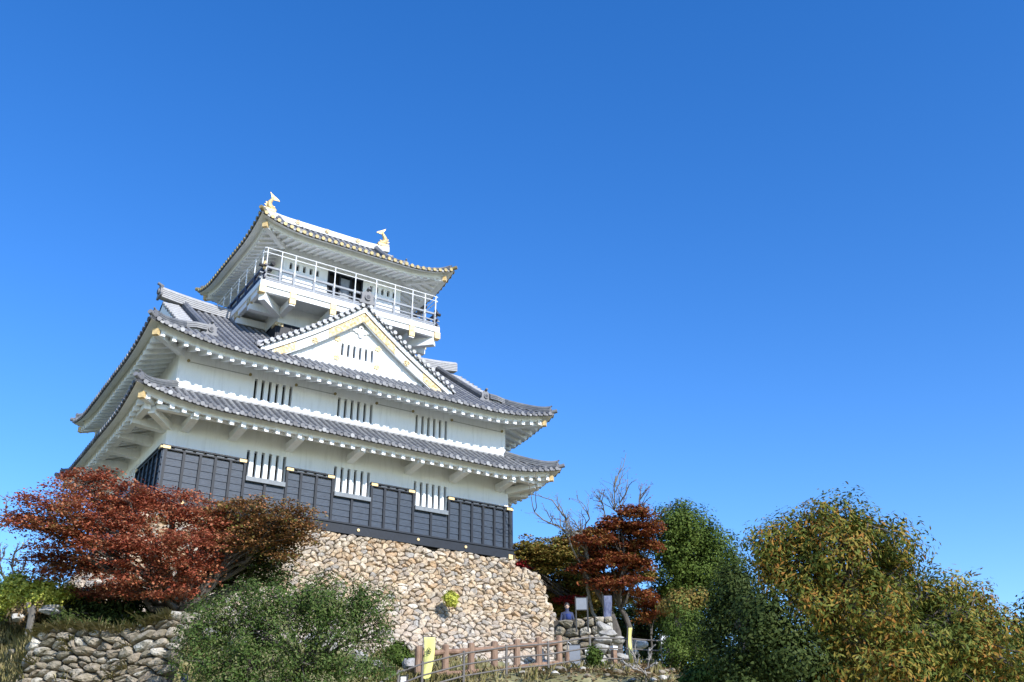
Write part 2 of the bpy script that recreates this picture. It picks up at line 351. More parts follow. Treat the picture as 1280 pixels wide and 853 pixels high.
for (fn,w,hh) in ((pf,W0,BH),(plf,11.,BH),(prf,9.,BH-.45)):
    V=[];F=[];g=dface(fn)
    wl_=w
    for i in range(N+1):
        for j in range(N+1): V.append(g(wl_*i/N*.999,(hh-.02 - (.5 if fn is pf else 0))*j/N,-.07))
    for i in range(N):
        for j in range(N):
            a=i*(N+1)+j; F.append((a,a+N+1,a+N+2,a+1))
    mb.add(V,F)
mb.box(-6.92,6.9,.05,8.9,-.8,-.12); mb.box(6.9,8.25,-.02,8.9,-.9,-.60)
mb.build('rubble_core',GAP,base)

# ------------------------------------------------------------ castle
YC=4.476
castle=empty('castle_keep',(0,YC,-.1),'white plastered castle keep with grey tiled roofs and black boarded foot','castle')
def wall_face(mb,side,half,yc,halfy,z0,z1,holes,th=.22):
    """one wall face; side in F,B,L,R; holes (s0,s1,z0,z1)"""
    E={'F':half,'B':half,'L':halfy,'R':halfy}[side]
    def P(s,z,o):
        if side=='F': return (s,yc-halfy-o,z)
        if side=='B': return (-s,yc+halfy+o,z)
        if side=='L': return (-half-o,yc-s,z)
        return (half+o,yc+s,z)
    S=sorted({-E,E}|{h[0] for h in holes}|{h[1] for h in holes}); Z=sorted({z0,z1}|{h[2] for h in holes}|{h[3] for h in holes})
    for i in range(len(S)-1):
        for j in range(len(Z)-1):
            cs=(S[i]+S[i+1])/2;cz=(Z[j]+Z[j+1])/2
            if any(h[0]<cs<h[1] and h[2]<cz<h[3] for h in holes): continue
            mb.add([P(S[i],Z[j],0),P(S[i+1],Z[j],0),P(S[i+1],Z[j+1],0),P(S[i],Z[j+1],0)],[(0,1,2,3)])
    for h in holes:
        c=[(h[0],h[2]),(h[1],h[2]),(h[1],h[3]),(h[0],h[3])]
        for k in range(4):
            a,b=c[k],c[(k+1)%4]; mb.add([P(*a,0),P(*a,-th),P(*b,-th),P(*b,0)],[(0,1,2,3)])
    return P
def window(P,h,parent,n=6,slot=.115,th=.22,back=DARK,name='window'):
    mb=MB(); s0,s1,z0,z1=h; L=s1-s0; bar=(L-n*slot)/(n-1); x=s0
    for k in range(n-1):
        a=x+slot; b=a+bar; x=b
        c=[P(a,z0+.001,-.004),P(b,z0+.001,-.004),P(b,z1-.001,-.004),P(a,z1-.001,-.004),P(a,z0+.001,-.15),P(b,z0+.001,-.15),P(b,z1-.001,-.15),P(a,z1-.001,-.15)]
        mb.add(c,[(0,1,2,3),(0,3,7,4),(1,5,6,2)])
    o=mb.build(name,PL,parent)
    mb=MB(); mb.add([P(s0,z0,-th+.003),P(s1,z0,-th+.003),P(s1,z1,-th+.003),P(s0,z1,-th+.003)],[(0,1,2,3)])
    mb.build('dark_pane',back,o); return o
# storey 1
h1=[(-4.12,-2.64,1.40,2.42),(-.75,.73,1.40,2.42),(2.62,4.08,1.40,2.42)]
sd1=[(-.2,1.3,1.40,2.42),(-3.4,-1.9,1.40,2.42)]
mb=MB(); P1={}
for s,h in (('F',h1),('L',sd1),('B',[]),('R',sd1)): P1[s]=wall_face(mb,s,7.,YC,YC,-.1,3.75,h)
w1=mb.build('wall',PL,castle)
for h in h1: window(P1['F'],h,castle)
for h in sd1: window(P1['L'],h,castle); window(P1['R'],h,castle)
# storey 2
A2,B2=6.927,4.384
h2=[(-4.10,-2.62,4.44,5.24),(-.76,.73,4.44,5.24),(2.64,4.10,4.44,5.24)]
sd2=[(-1.5,-.2,4.44,5.24),(1.2,2.5,4.44,5.24)]
mb=MB(); P2={}
for s,h in (('F',h2),('L',[]),('B',[]),('R',[])): P2[s]=wall_face(mb,s,A2,YC,B2,3.7,6.3,h)
mb.build('wall',PL,castle)
for h in h2: window(P2['F'],h,castle)
yw=YC-B2-.012
for a,b in ((-6.6,-4.25),(-2.5,-.9),(.88,2.5),(4.25,6.75)):
    mb=MB(); mb.box(a,b,yw,yw+.01,5.30,5.325); mb.build('wall_moulding',PLR,castle)
for x in (-6.6,-4.3,-2.5,-.9,.88,2.5,4.3,6.75):
    mb=MB(); mb.disc((x,yw-.01,5.34),(0,1,0),.055,.05,10); mb.build('stud',TGOLD,castle)
# third storey / tower body
A3,B3=2.7415,2.291
mb=MB()
y3=YC-B3
small=[]
for x in (-2.42,-2.12,-1.82,-1.52,-1.22,1.30,1.58,1.86,2.14,2.42): small.append((x-.065,x+.065,11.42,11.72))
door=(-.75,.9,9.85,11.85)
P3={}
for s,h in (('F',small+[door]),('L',[(-1.6,-.1,9.85,11.8)]),('B',[]),('R',[])): P3[s]=wall_face(mb,s,A3,YC,B3,7.4,12.9,h)
tw=mb.build('wall',PL,castle)
for h in small:
    mb=MB(); mb.add([P3['F'](h[0],h[2],-.15),P3['F'](h[1],h[2],-.15),P3['F'](h[1],h[3],-.15),P3['F'](h[0],h[3],-.15)],[(0,1,2,3)]); mb.build('window',DARK,castle)
mb=MB(); p=P3['F']
mb.add([p(door[0],door[2],-.2),p(door[1],door[2],-.2),p(door[1],door[3],-.2),p(door[0],door[3],-.2)],[(0,1,2,3)])
dr=mb.build('door',DARK,castle)
mb=MB()
for x in (-.72,-.18,.32,.86): mb.box(x-.035,x+.035,y3-.02,y3+.1,9.85,11.85)
mb.box(-.75,.9,y3-.03,y3+.1,11.78,11.86); mb.box(-.7,.85,y3+.02,y3+.06,11.2,11.24); mb.build('door_frame',WAINL,dr)
mb=MB(); mb.box(-.16,.3,y3+.03,y3+.07,9.86,11.7); mb.build('door_panel',RAILG,dr)
p=P3['L']; mb=MB(); mb.add([p(-1.6,9.85,-.2),p(-.1,9.85,-.2),p(-.1,11.8,-.2),p(-1.6,11.8,-.2)],[(0,1,2,3)]); mb.build('door',DARK,castle)
# black band around foot of the tower
mb=MB(); mb.box(-A3-.10,A3+.1,YC-B3-.10,YC+B3+.1,7.6,8.72); mb.box(-A3-.13,A3+.13,YC-B3-.13,YC+B3+.13,8.72,8.78)
for x in np.arange(-A3,A3+.1,.55): mb.box(x-.03,x+.03,YC-B3-.13,YC-B3-.10,7.6,8.72)
bnd=mb.build('wainscot',WAINL,castle)
mb=MB(); mb.box(-A3-.14,-A3+.2,YC-B3-.14,YC-B3-.08,8.62,8.78); mb.box(-A3-.14,-A3-.08,YC-B3-.08,YC-B3+.3,8.62,8.78); mb.build('corner_fitting',GOLD,bnd)

# wainscot of the first storey -------------------------------------------------
def wainscot():
    mb_all=[]; bt_all=[]; bl_all=[]; cp=[]; sl_=[]; rail=[]
    def sect(face,s0,s1,ztop,bats,low):
        mb=MB(); mb_all.append(mb); bt=MB(); bt_all.append(bt); rl=MB(); rail.append(rl); bl=MB(); bl_all.append(bl)
        # face F or L : box in (s, out) coordinates
        def B(m,a,b,o0,o1,z0,z1):
            if face=='F': m.box(a,b,-o1,-o0,z0,z1)
            elif face=='L': m.box(-7-o1,-7-o0,YC-a,YC-b,z0,z1)
            else: m.box(7+o0,7+o1,YC+a,YC+b,z0,z1)
        # boards: lapped
        nb=6 if not low else 4; z0=.30; H=(ztop-.16-z0)/nb
        for k in range(nb):
            za=z0+k*H; a,b=s0,s1
            def Q(s,o,z):
                return (s,-o,z) if face=='F' else ((-7-o,YC-s,z) if face=='L' else (7+o,YC+s,z))
            V=[Q(a,.02,za),Q(b,.02,za),Q(b,.02,za+H),Q(a,.02,za+H),Q(a,.092,za),Q(b,.092,za),Q(b,.070,za+H),Q(a,.070,za+H)]
            mb.add(V,[(4,5,6,7),(0,4,7,3),(1,2,6,5),(0,1,5,4),(3,7,6,2)])
        for s in bats: B(bt,s-.045,s+.045,.05,.145,.30,ztop-.1)
        if low:
            q_=MB(); sl_.append(q_); B(q_,s0+.02,s1-.02,.02,.20,ztop-.16,ztop)
        else:
            B(rl,s0,s1,.02,.15,ztop-.13,ztop-.08); B(rl,s0-.02,s1+.02,.02,.16,ztop-.02,ztop+.03)
            n=int((s1-s0)/.36)
            for k in range(n):
                a=s0+(s1-s0)*(k+.12)/n; b=s0+(s1-s0)*(k+.82)/n
                B(bl,a,b,.02,.11,ztop-.08,ztop-.02)
            for a,b in ((s0,s0+.26),(s1-.26,s1)):
                q_=MB(); cp.append(q_); B(q_,a,b,.10,.168,ztop-.105,ztop-.005)
    hi=[(-7.1,-4.14),(-2.64,-.77),(.75,2.6),(4.1,7.1)]; lo=[(-4.14,-2.64),(-.77,.75),(2.6,4.1)]
    B_={0:[-6.98,-6.34,-5.77,-5.24,-4.70,-4.18],1:[-2.6,-2.06,-1.46,-.81],2:[.78,1.33,1.94,2.56],3:[4.14,4.66,5.2,5.72,6.25,6.73,7.0]}
    for k,(a,b) in enumerate(hi): sect('F',a,b,1.99,B_[k],False)
    for a,b in lo: sect('F',a,b,1.40,[(a+b)/2],True)
    for fc in 'LR':
        sg=[(1.35,4.5+.12,False),(-.2,1.35,True),(-1.85,-.2,False),(-3.4,-1.85,True),(-4.6,-3.4,False)]
        for a,b,l in sg: sect(fc,a,b,1.40 if l else 1.99,list(np.arange(a+.05,b,.56)),l)
    allm=MB()
    for m in mb_all: allm.add(m.v,m.f)
    w=allm.build('wainscot',WAIN,castle)
    for L_,nm,mt in ((bt_all,'batten',WAINL),(rail,'top_rail',WAINL),(bl_all,'rail_block',SILL),(sl_,'sill',SILL),(cp,'corner_fitting',GPALE)):
        for m in L_:
            if m.v: m.build(nm,mt,w)
    mb=MB(); mb.box(-7.16,7.16,-.16,.3,-.10,.30); mb.box(-7.16,-6.9,.3,8.9,-.10,.30); mb.box(6.9,7.16,.3,8.9,-.10,.30); mb.box(-7.2,7.2,-.20,-.16,.24,.30)
    mb.build('foundation_beam',WAINL,w)
    for k,x in enumerate((-6.2,-4.0,-2.0,.3,2.8,4.9)):
        mb=MB(); mb.disc((x,-.17,.09),(0,1,0),.055,.05,12); mb.build('stud',GPALE,w)
    mb=MB(); mb.box(6.9,7.18,-.19,-.1,-.12,.06); mb.box(7.1,7.19,-.19,.25,-.12,.06); mb.build('corner_fitting',GPALE,w)
wainscot()

# ------------------------------------------------------------ roofs
INN=.36
class Roof:
    def __init__(s,A,B,ze,lift,Rl,rise,Din,verge=None,Dside=None,conc=.22):
        s.A,s.B,s.ze,s.L,s.Rl,s.rise,s.D,s.verge,s.Ds,s.c=A,B,ze,lift,Rl,rise,Din,verge,Dside or Din,conc
    def E(s,side): return s.A if side in 'FB' else s.B
    def prof(s,d):
        t=d/s.D; return s.rise*((1-s.c)*t+s.c*t*t)
    def lf(s,sv,d,side):
        c=s.E(side)-abs(sv); return s.L*max(0,1-max(c,0)/s.Rl)**2*max(0,1-d/(s.Rl*.9))
    def z(s,sv,d,side): return s.ze+.12+s.prof(d)+s.lf(sv,d,side)
    def top(s,sv,side):
        E=s.E(side)
        if s.verge is None: return min(s.D,E-abs(sv))
        if side in 'FB': return s.D if abs(sv)<=s.verge+1e-6 else E-abs(sv)
        return min(s.Ds,E-abs(sv))
    def P(s,sv,d,z,side):
        if side=='F': return np.array([sv,YC-s.B+d,z])
        if side=='B': return np.array([-sv,YC+s.B-d,z])
        if side=='L': return np.array([-s.A+d,YC-sv,z])
        return np.array([s.A-d,YC+sv,z])
    def N(s,side): return {'F':(0,-1,0),'B':(0,1,0),'L':(-1,0,0),'R':(1,0,0)}[side]
    def X(s,side): return {'F':np.array([1.,0,0]),'B':np.array([-1.,0,0]),'L':np.array([0,-1.,0]),'R':np.array([0,1.,0])}[side]
def build_roof(rf,parent,capmat,sp=.277,rr=.072,label=None,raf=.415,ends=True,wallA=None,wallB=None,soff=.5,fas=.24,rafw=.15,cut=None):
    sheet=MB(); QQ=[]
    TL=.29
    for side in 'FBLR':
        rolls=MB(); caps=MB(); fascia=MB(); soffit=MB(); pend=MB(); QQ.append((rolls,caps,fascia,soffit,pend))
        E=rf.E(side); xv=rf.X(side); nv=np.array(rf.N(side),float)
        cols=[]
        rng_=[(-E,E)]
        if rf.verge is not None and side in 'FB': rng_=[(-E,-rf.verge-1e-4),(-rf.verge,rf.verge),(rf.verge+1e-4,E)]
        for (a,b) in rng_:
            n=max(2,int((b-a)/.35)); ss=np.linspace(a,b,n+1)
            if rf.verge is None or side in 'LR': # include kinks
                kk=E-(rf.Ds if side in 'LR' else rf.D)
                ss=np.sort(np.concatenate([ss,[-kk,kk]]))
            m=18
            V=[];F=[]
            for sv in ss:
                tp=rf.top(min(max(sv,-E),E),side) if not(rf.verge and side in 'FB' and abs(a)<rf.verge+1e-3 and abs(b)<rf.verge+1e-3) else rf.D
                for j in range(m+1):
                    d=max(tp,0)*j/m; V.append(rf.P(sv,d,rf.z(sv,d,side),side))
            for i in range(len(ss)-1):
                for j in range(m):
                    q=i*(m+1)+j; F.append((q,q+m+1,q+m+2,q+1))
            sheet.add(V,F)
        # edge band
        n=60; V=[];F=[];US=[]
        for i in range(n+1):
            sv=-E+2*E*i/n; zt=rf.z(sv,0,side)
            di=min(INN+.02,max(E-abs(sv),0)); V+= [rf.P(sv,0,zt,side),rf.P(sv,-.02,zt-.02,side),rf.P(sv,0,zt-.09,side)]; US.append((rf.P(sv,.01,zt-.091,side),rf.P(sv,di,rf.z(sv,di,side)-.10,side)))
        for i in range(n):
            for k in range(2): q=i*3+k; F.append((q,q+1,q+4,q+3))
        sheet.add(V,F)
        fascia.add([p for ab in US for p in ab],[(2*i,2*i+1,2*i+3,2*i+2) for i in range(n)])
        # rolls
        cnt=int(2*E/sp); s0=-(cnt-1)*sp/2
        for i in range(cnt):
            sv=s0+i*sp; tp=rf.top(sv,side)
            if tp<.12: tp=.12
            k=max(1,int(math.ceil(tp/TL))); V=[];F=[];ring=0; na=6
            for j in range(k):
                for e,(dd,rs) in enumerate(((j*tp/k,1.07),((j+1)*tp/k,.93))):
                    d=dd-(.05 if j==0 and e==0 else 0); z=rf.z(sv,max(d,0),side)
                    for a in range(na+1):
                        t=math.pi*a/na; V.append(rf.P(sv,d,z-.012,side)+xv*math.cos(t)*rr*rs+np.array([0,0,1])*math.sin(t)*rr*rs)
                    ring+=1
            for q in range(ring-1):
                for a in range(na): F.append((q*(na+1)+a,(q+1)*(na+1)+a,(q+1)*(na+1)+a+1,q*(na+1)+a+1))
            rolls.add(V,F)
            c=rf.P(sv,-.06,rf.z(sv,0,side)+.0,side); caps.disc(c,nv,rr*1.13,.035,12)
            # ring detail
            # pendant tile between rolls
            sm=sv+sp/2
            if abs(sm)<E-.05:
                z=rf.z(sm,0,side)-.02; w=sp*.5-rr*.4
                q=[rf.P(sm-w,-.035,z+.03,side),rf.P(sm+w,-.035,z+.03,side),rf.P(sm+w*.7,-.035,z-.035,side),rf.P(sm,-.035,z-.07,side),rf.P(sm-w*.7,-.035,z-.035,side)]
                q2=[p+np.array(nv)*-.03 for p in q]
                caps.m=1; caps.add(q+q2,[(4,3,2,1,0),(5,6,7,8,9)]+[(k_,(k_+1)%5,5+(k_+1)%5,5+k_) for k_ in range(5)]); caps.m=0
        # fascia + soffit
        zf=lambda sv: rf.ze-.09+rf.lf(sv,0,side)+fas
        n=60;V=[];F=[]
        inn=INN
        for i in range(n+1):
            sv=(-E+inn)+2*(E-inn)*i/n; z=zf(sv)
            V+=[rf.P(sv,inn,z+.10,side),rf.P(sv,inn,z-fas,side),rf.P(sv,inn+.10,z-fas,side)]
        for i in range(n):
            for k_ in range(2): q=i*3+k_; F.append((q,q+1,q+4,q+3))
        fascia.add(V,F)
        WA=wallA if side in 'FB' else wallB; ov=rf.A-wallA
        V=[];F=[];m=5
        svs=np.linspace(-E+INN,E-INN,n+1)
        for sv in svs:
            for j in range(m+1):
                # inward but clipped by hip line
                dm=min(ov+.02,E-abs(sv)) ; d=INN+(dm-INN)*j/m if dm>INN else INN
                V.append(rf.P(sv,d,zf(sv)-fas+.02+soff*(d-INN)*1.0-(rf.lf(sv,0,side)-rf.lf(sv,d,side))*.3,side))
        for i in range(n):
            for j in range(m):
                q=i*(m+1)+j; F.append((q,q+1,q+m+2,q+m+1))
        soffit.add(V,F)
    sh=sheet.build('roof',TILED,parent)
    if label: sh['label']=label
    for rolls,caps,fascia,soffit,pend in QQ:
        rolls.build('roll_tile',TILE,sh); caps.build('eave_tile_cap',[capmat,TCAP],sh); fascia.build('fascia',PL,sh); soffit.build('soffit',PL,sh)
    # rafters
    out=[]
    for side in 'FBLR':
        E=rf.E(side); ov=rf.A-wallA; n=int(2*E/raf)-1; s0=-(n-1)*raf/2
        for i in range(n):
            sv=s0+i*raf; dm=min(ov,E-abs(sv))
            if dm<INN+.08: continue
            zb=rf.ze-.09+rf.lf(sv,0,side)
            def zz(d): return zb+.02+soff*(d-INN)-(rf.lf(sv,0,side)-rf.lf(sv,d,side))*.3
            x=rf.X(side)*rafw/2; d0=INN-.07 if ends else INN+.05
            P=[]
            hgt=.15 if ends else .11
            for d in (d0,dm):
                z=zz(max(d,.0))
                b0=rf.P(sv,d,z-hgt*(1 if ends else .8),side); t0=rf.P(sv,d,z+.03,side)
                P.append((b0-x,b0+x,t0+x,t0-x))
            out.append((sh,[P[0][0],P[0][1],P[0][2],P[0][3],P[1][0],P[1][1],P[1][2],P[1][3]],float(np.linalg.norm(P[0][0]-CAM)),side))
    return sh,out
RAF=[]
def ridge_sweep(path,w,h,parent,name,m1,layers=4,top=.075):
    mb=MB(); prof=[]
    L=[]
    for k in range(layers):
        z0=h*k/layers;z1=h*(k+.72)/layers; ww=w/2*(1-.10*k/layers)
        L+=[(ww,z0),(ww,z1),(ww-.03,z1),(ww-.03,h*(k+1)/layers)]
    tp=[(top*math.cos(t),h+top*math.sin(t)) for t in np.linspace(0,math.pi,7)]
    prof=L+tp+[(-a,b) for a,b in L[::-1]]
    mb.sweep(path,prof); return mb.build(name,m1,parent)
def onigawara(c,dirv,s,parent,disc=None):
    """ridge end tile facing dirv"""
    mb=MB(); d=np.array([dirv[0],dirv[1],0.]); d/=np.linalg.norm(d); x=np.array([-d[1],d[0],0]); up=np.array([0,0,1.])
    c=np.array(c,float)
    out=[(-.5,0),(-.56,.14),(-.40,.25),(-.38,.55),(-.46,.72),(-.30,.70),(-.16,.88),(0,.95),(.16,.88),(.30,.70),(.46,.72),(.38,.55),(.40,.25),(.56,.14),(.5,0)]
    V=[c+x*a*s+up*b*s for a,b in out]; V2=[v+d*.14*s for v in V]
    n=len(out); mb.add(V+V2,[tuple(range(n)),tuple(range(2*n-1,n-1,-1))]+[(k,(k+1)%n,n+(k+1)%n,n+k) for k in range(n)])
    mb.tube([c+up*.42*s+d*.1*s,c+up*.42*s+d*.24*s],.21*s,14)
    mb.tube([c+up*.85*s-d*.1*s,c+up*1.02*s+d*.3*s],.10*s,10)
    o=mb.build('ridge_end_tile',TCAP,parent)
    mb=MB(); mb.tube([c+up*.42*s+d*.235*s,c+up*.42*s+d*.26*s],.13*s,12); mb.build('crest_boss',disc or TILED,o) if False else mb.build('crest_boss',disc or TILED,parent)
    return o
def hips(rf,parent,Dj,w=.26,h=.22,tail=None,end=.33,gold=None):
    for sx in (-1,1):
        for sy in (-1,1):
            path=[]
            for d in np.linspace(.12,Dj,12):
                z=rf.z(rf.A-d,d,'F'); 
                path.append((sx*(rf.A-d),YC+sy*(rf.B-d),z-.02+ .10*max(0,1-d/.5)**2))
            if tail: 
                for (tx,ty,tz) in tail: path.append((sx*tx,YC+sy*ty,tz))
            ridge_sweep(path,w,h,parent,'corner_ridge',TILE,3,.06)
            p=path[0]; onigawara((p[0],p[1],p[2]-.05),(sx,sy),end,parent,gold)
            # second little tile tip at the corner
            mb=MB(); z=rf.z(rf.A,0,'F'); mb.tube([(sx*(rf.A-.12),YC+sy*(rf.B-.12),z+.04),(sx*(rf.A+.1),YC+sy*(rf.B+.1),z+.11)],.085,10); mb.build('eave_tile_cap',gold or TCAP,parent)
            # hip beam with gilt end under the corner
            mb=MB(); zb=rf.z(rf.A,0,'F')-.42
            ov=1.45; bt=zb-.0
            mb.bar((sx*(rf.A-.34),YC+sy*(rf.B-.34),zb+.0),(sx*(rf.A-ov-.1),YC+sy*(rf.B-ov-.1),zb+.02),.2,.24); mb.build('hip_rafter',PL,parent)
            mb=MB(); mb.bar((sx*(rf.A-.24),YC+sy*(rf.B-.24),zb-.003),(sx*(rf.A-.40),YC+sy*(rf.B-.40),zb+.0),.20,.22); mb.build('gilt_cap',GPALE,parent)
# lower skirt roof
r1=Roof(8.587,YC+1.587,2.98,.47,3.2,1.12,1.68,conc=.1)
o1,rf_=build_roof(r1,castle,TCAP,label='lowest skirt roof',wallA=7.0,wallB=YC,soff=.36); RAF+=rf_
hips(r1,o1,1.66)
ov1=8.587-6.927
# flashing where skirt meets upper wall
mb=MB()
zt=r1.z(0,1.68,'F')
mb.box(-6.98,6.98,YC-B2-.07,YC-B2,zt-.03,zt+.05); mb.box(-6.99,-6.92,YC-B2-.07,YC+B2,zt-.03,zt+.05); mb.box(6.92,6.99,YC-B2-.07,YC+B2,zt-.03,zt+.05)
mb.build('flashing',PLR,o1)
# middle roof
r2=Roof(8.42,YC+1.399,5.40,.49,3.4,4.10,YC+1.399,verge=6.85,Dside=2.15,conc=.04)
r2.B=YC+1.399; 
o2,rf_=build_roof(r2,castle,TCAP,label='middle roof with the front gable',wallA=A2,wallB=B2,soff=.36); RAF+=rf_
# top roof
r3=Roof(4.47,4.02,12.095,.456,2.3,2.86,4.02,verge=2.99,Dside=1.75,conc=.42)
o3,rf3=build_roof(r3,castle,TGOLD,label='top roof with gilded tile caps',wallA=A3,wallB=B3,soff=.32,raf=.325,ends=False,fas=.2,rafw=.13)
RAF.sort(key=lambda t:t[2]); RAF2=rf3
front=[t for t in RAF if t[3] in 'FL']; single=front[:100]; rest=[t for t in RAF if not any(t is q for q in single)]+RAF2
for sh,P,_,_s in single:
    mb=MB(); mb.hexa(P); mb.build('rafter',PL,sh)
mb=MB()
for sh,P,_,_s in rest: mb.hexa(P)
o=mb.build('rafter',PL,castle); tag(o,kind='stuff')

def irimoya(rf,parent,hr,sdesc,ddesc,oni,goldm=None,ridgemat=PLR,wr=.34,gin=.5):
    V=rf.verge; zr=rf.ze+.12+rf.rise
    # main ridge with flared ends
    path=[]
    for x in np.linspace(-V-.12,V+.12,25):
        path.append((x,YC,zr-.08+.22*max(0,(abs(x)/V-.55)/.45)**2*(V/6.85)))
    ridge_sweep(path,wr,hr,parent,'ridge',ridgemat,5,.09)
    for sx in (-1,1):
        onigawara((sx*(V+.12),YC,path[0][2]+.0),(sx,0),oni,parent,goldm)
        # gable wall and bargeboards
        xg=sx*(V-gin); mb=MB(); Pp=[]
        ds=np.linspace(rf.Ds-.25,rf.D,8)
        pts=[(YC-rf.B+d,rf.z(0,d,'F')-.14) for d in ds]+[(YC+rf.B-d,rf.z(0,d,'F')-.14) for d in ds[::-1][1:]]
        n=len(pts); mb.add([(xg,a,b) for a,b in pts],[tuple(range(n))]); mb.add([(xg+sx*-.05,a,b) for a,b in pts],[tuple(range(n))]); mb.build('gable',PL,parent)
        for sy in (-1,1):
            d0=max(rf.E('F')-V-.1,.9)
            dd=np.linspace(d0,rf.D,14); bb=MB()
            bb.sweep([(sx*(V-.06),YC+sy*(rf.B-d),rf.z(0,d,'F')-.1+.0) for d in dd],[(-.04,0),(.04,0),(.04,-.36),(-.04,-.36)]); bb.build('bargeboard',PL,parent)
            # verge underside
            bb=MB(); bb.sweep([(sx*(V-.33),YC+sy*(rf.B-d),rf.z(0,d,'F')-.07) for d in dd],[(-.3,0),(.3,0),(.3,-.03),(-.3,-.03)]); bb.build('verge_soffit',PL,parent)
            # verge tiles (short rolls pointing outwards)
            vt=MB(); vc=MB(); n=int((rf.D-d0)/.34)
            for k in range(n):
                d=d0+.1+k*.34; z=rf.z(0,d,'F')+.06; y=YC+sy*(rf.B-d)
                vt.tube([(sx*(V-.52),y,z+.02),(sx*(V+.10),y,z)],.066,10)
                vc.disc((sx*(V+.11),y,z),(1,0,0),.082,.03,12)
            vt.build('verge_tile',PLR,parent); vc.build('verge_tile_cap',TCAP if not goldm else goldm,parent)
            # descending ridge
            dd=np.linspace(ddesc,rf.D-.05,14)
            path=[(sx*sdesc,YC+sy*(rf.B-d),rf.z(0,d,'F')+.0) for d in dd]
            ridge_sweep(path,.30,.24,parent,'descending_ridge',TILE,3,.075)
            onigawara((path[0][0],path[0][1],path[0][2]-.02),(0,sy),oni*.85,parent,goldm)
irimoya(r2,o2,.42,5.95,1.55,.62)
zt2=r2.z(6.85,1.6,'F')
hips(r2,o2,1.52,tail=[(6.5,r2.B-1.55,zt2+.02),(6.1,r2.B-1.5,zt2)])
irimoya(r3,o3,.27,2.45,.80,.42,goldm=TGOLD,ridgemat=mat('white_ridge',(.68,.68,.68),.8,noise=.1,nscale=6),wr=.3,gin=.45)
hips(r3,o3,1.3,w=.22,h=.18,end=.26,gold=TGOLD)
# ridge gilt crests on the top ridge
for x in (-1.55,-.1,1.45):
    mb=MB(); zc=r3.ze+.12+r3.rise+.09
    for k in range(6):
        a=2*math.pi*k/6; mb.disc((x+.075*math.cos(a),YC-.17,zc+.075*math.sin(a)),(0,1,0),.05,.03,10)
    mb.disc((x,YC-.185,zc),(0,1,0),.05,.03,10); mb.build('crest',GOLD,o3)

# gilded fish ornaments
def fish(x,dirx):
    zr=r3.ze+.12+r3.rise+.27+.13
    mb=MB()
    c=[(0,0),(-.02,.10),(-.06,.22),(-.05,.36),(.02,.48),(.07,.58),(.08,.66)]
    rad=[.15,.165,.14,.11,.085,.06,.035]
    pts=[(x+dirx*-a*1.0,YC,zr+b*1.05) for a,b in c]
    # head lies toward ridge centre, body arches upward
    hd=[(x-dirx*.30,YC,zr+.02),(x-dirx*.20,YC,zr+.05),(x-dirx*.08,YC,zr+.07),(x,YC,zr+.12)]
    mb.tube(hd+pts[2:],[.05,.11,.15,.16]+rad[2:],12)
    t=np.array(pts[-1])
    def fin(P,th=.035):
        V=[(p[0],YC-th/2,p[1]) for p in P]+[(p[0],YC+th/2,p[1]) for p in P]; n=len(P)
        mb.add(V,[tuple(range(n)),tuple(range(2*n-1,n-1,-1))]+[(k,(k+1)%n,n+(k+1)%n,n+k) for k in range(n)])
    tx,tz=t[0],t[2]
    fin([(tx-.05,tz-.12),(tx+dirx*.10,tz+.10),(tx+dirx*.16,tz+.24),(tx+dirx*.02,tz+.14),(tx-dirx*.10,tz+.06),(tx-dirx*.26,tz-.03),(tx-dirx*.34,tz-.12),(tx-dirx*.18,tz-.13),(tx+.02*dirx,tz-.14)])
    fin([(x+dirx*.15,zr+.12),(x+dirx*.30,zr+.22),(x+dirx*.20,zr+.26),(x+dirx*.24,zr+.38),(x+dirx*.12,zr+.36)])
    fin([(x-dirx*.12,zr+.1),(x-dirx*.22,zr+.24),(x-dirx*.06,zr+.22)])
    mb.bar((x-.34,YC,zr-.06),(x+.22,YC,zr-.06),.28,.14)
    mb.build('fish_ornament',GPALE2,castle)
GPALE2=mat('worn_gilt',(.60,.44,.20),.45,metal=.35,noise=.25,nscale=14,bump=.5,bscale=30)
fish(-2.86,-1); fish(2.86,1)

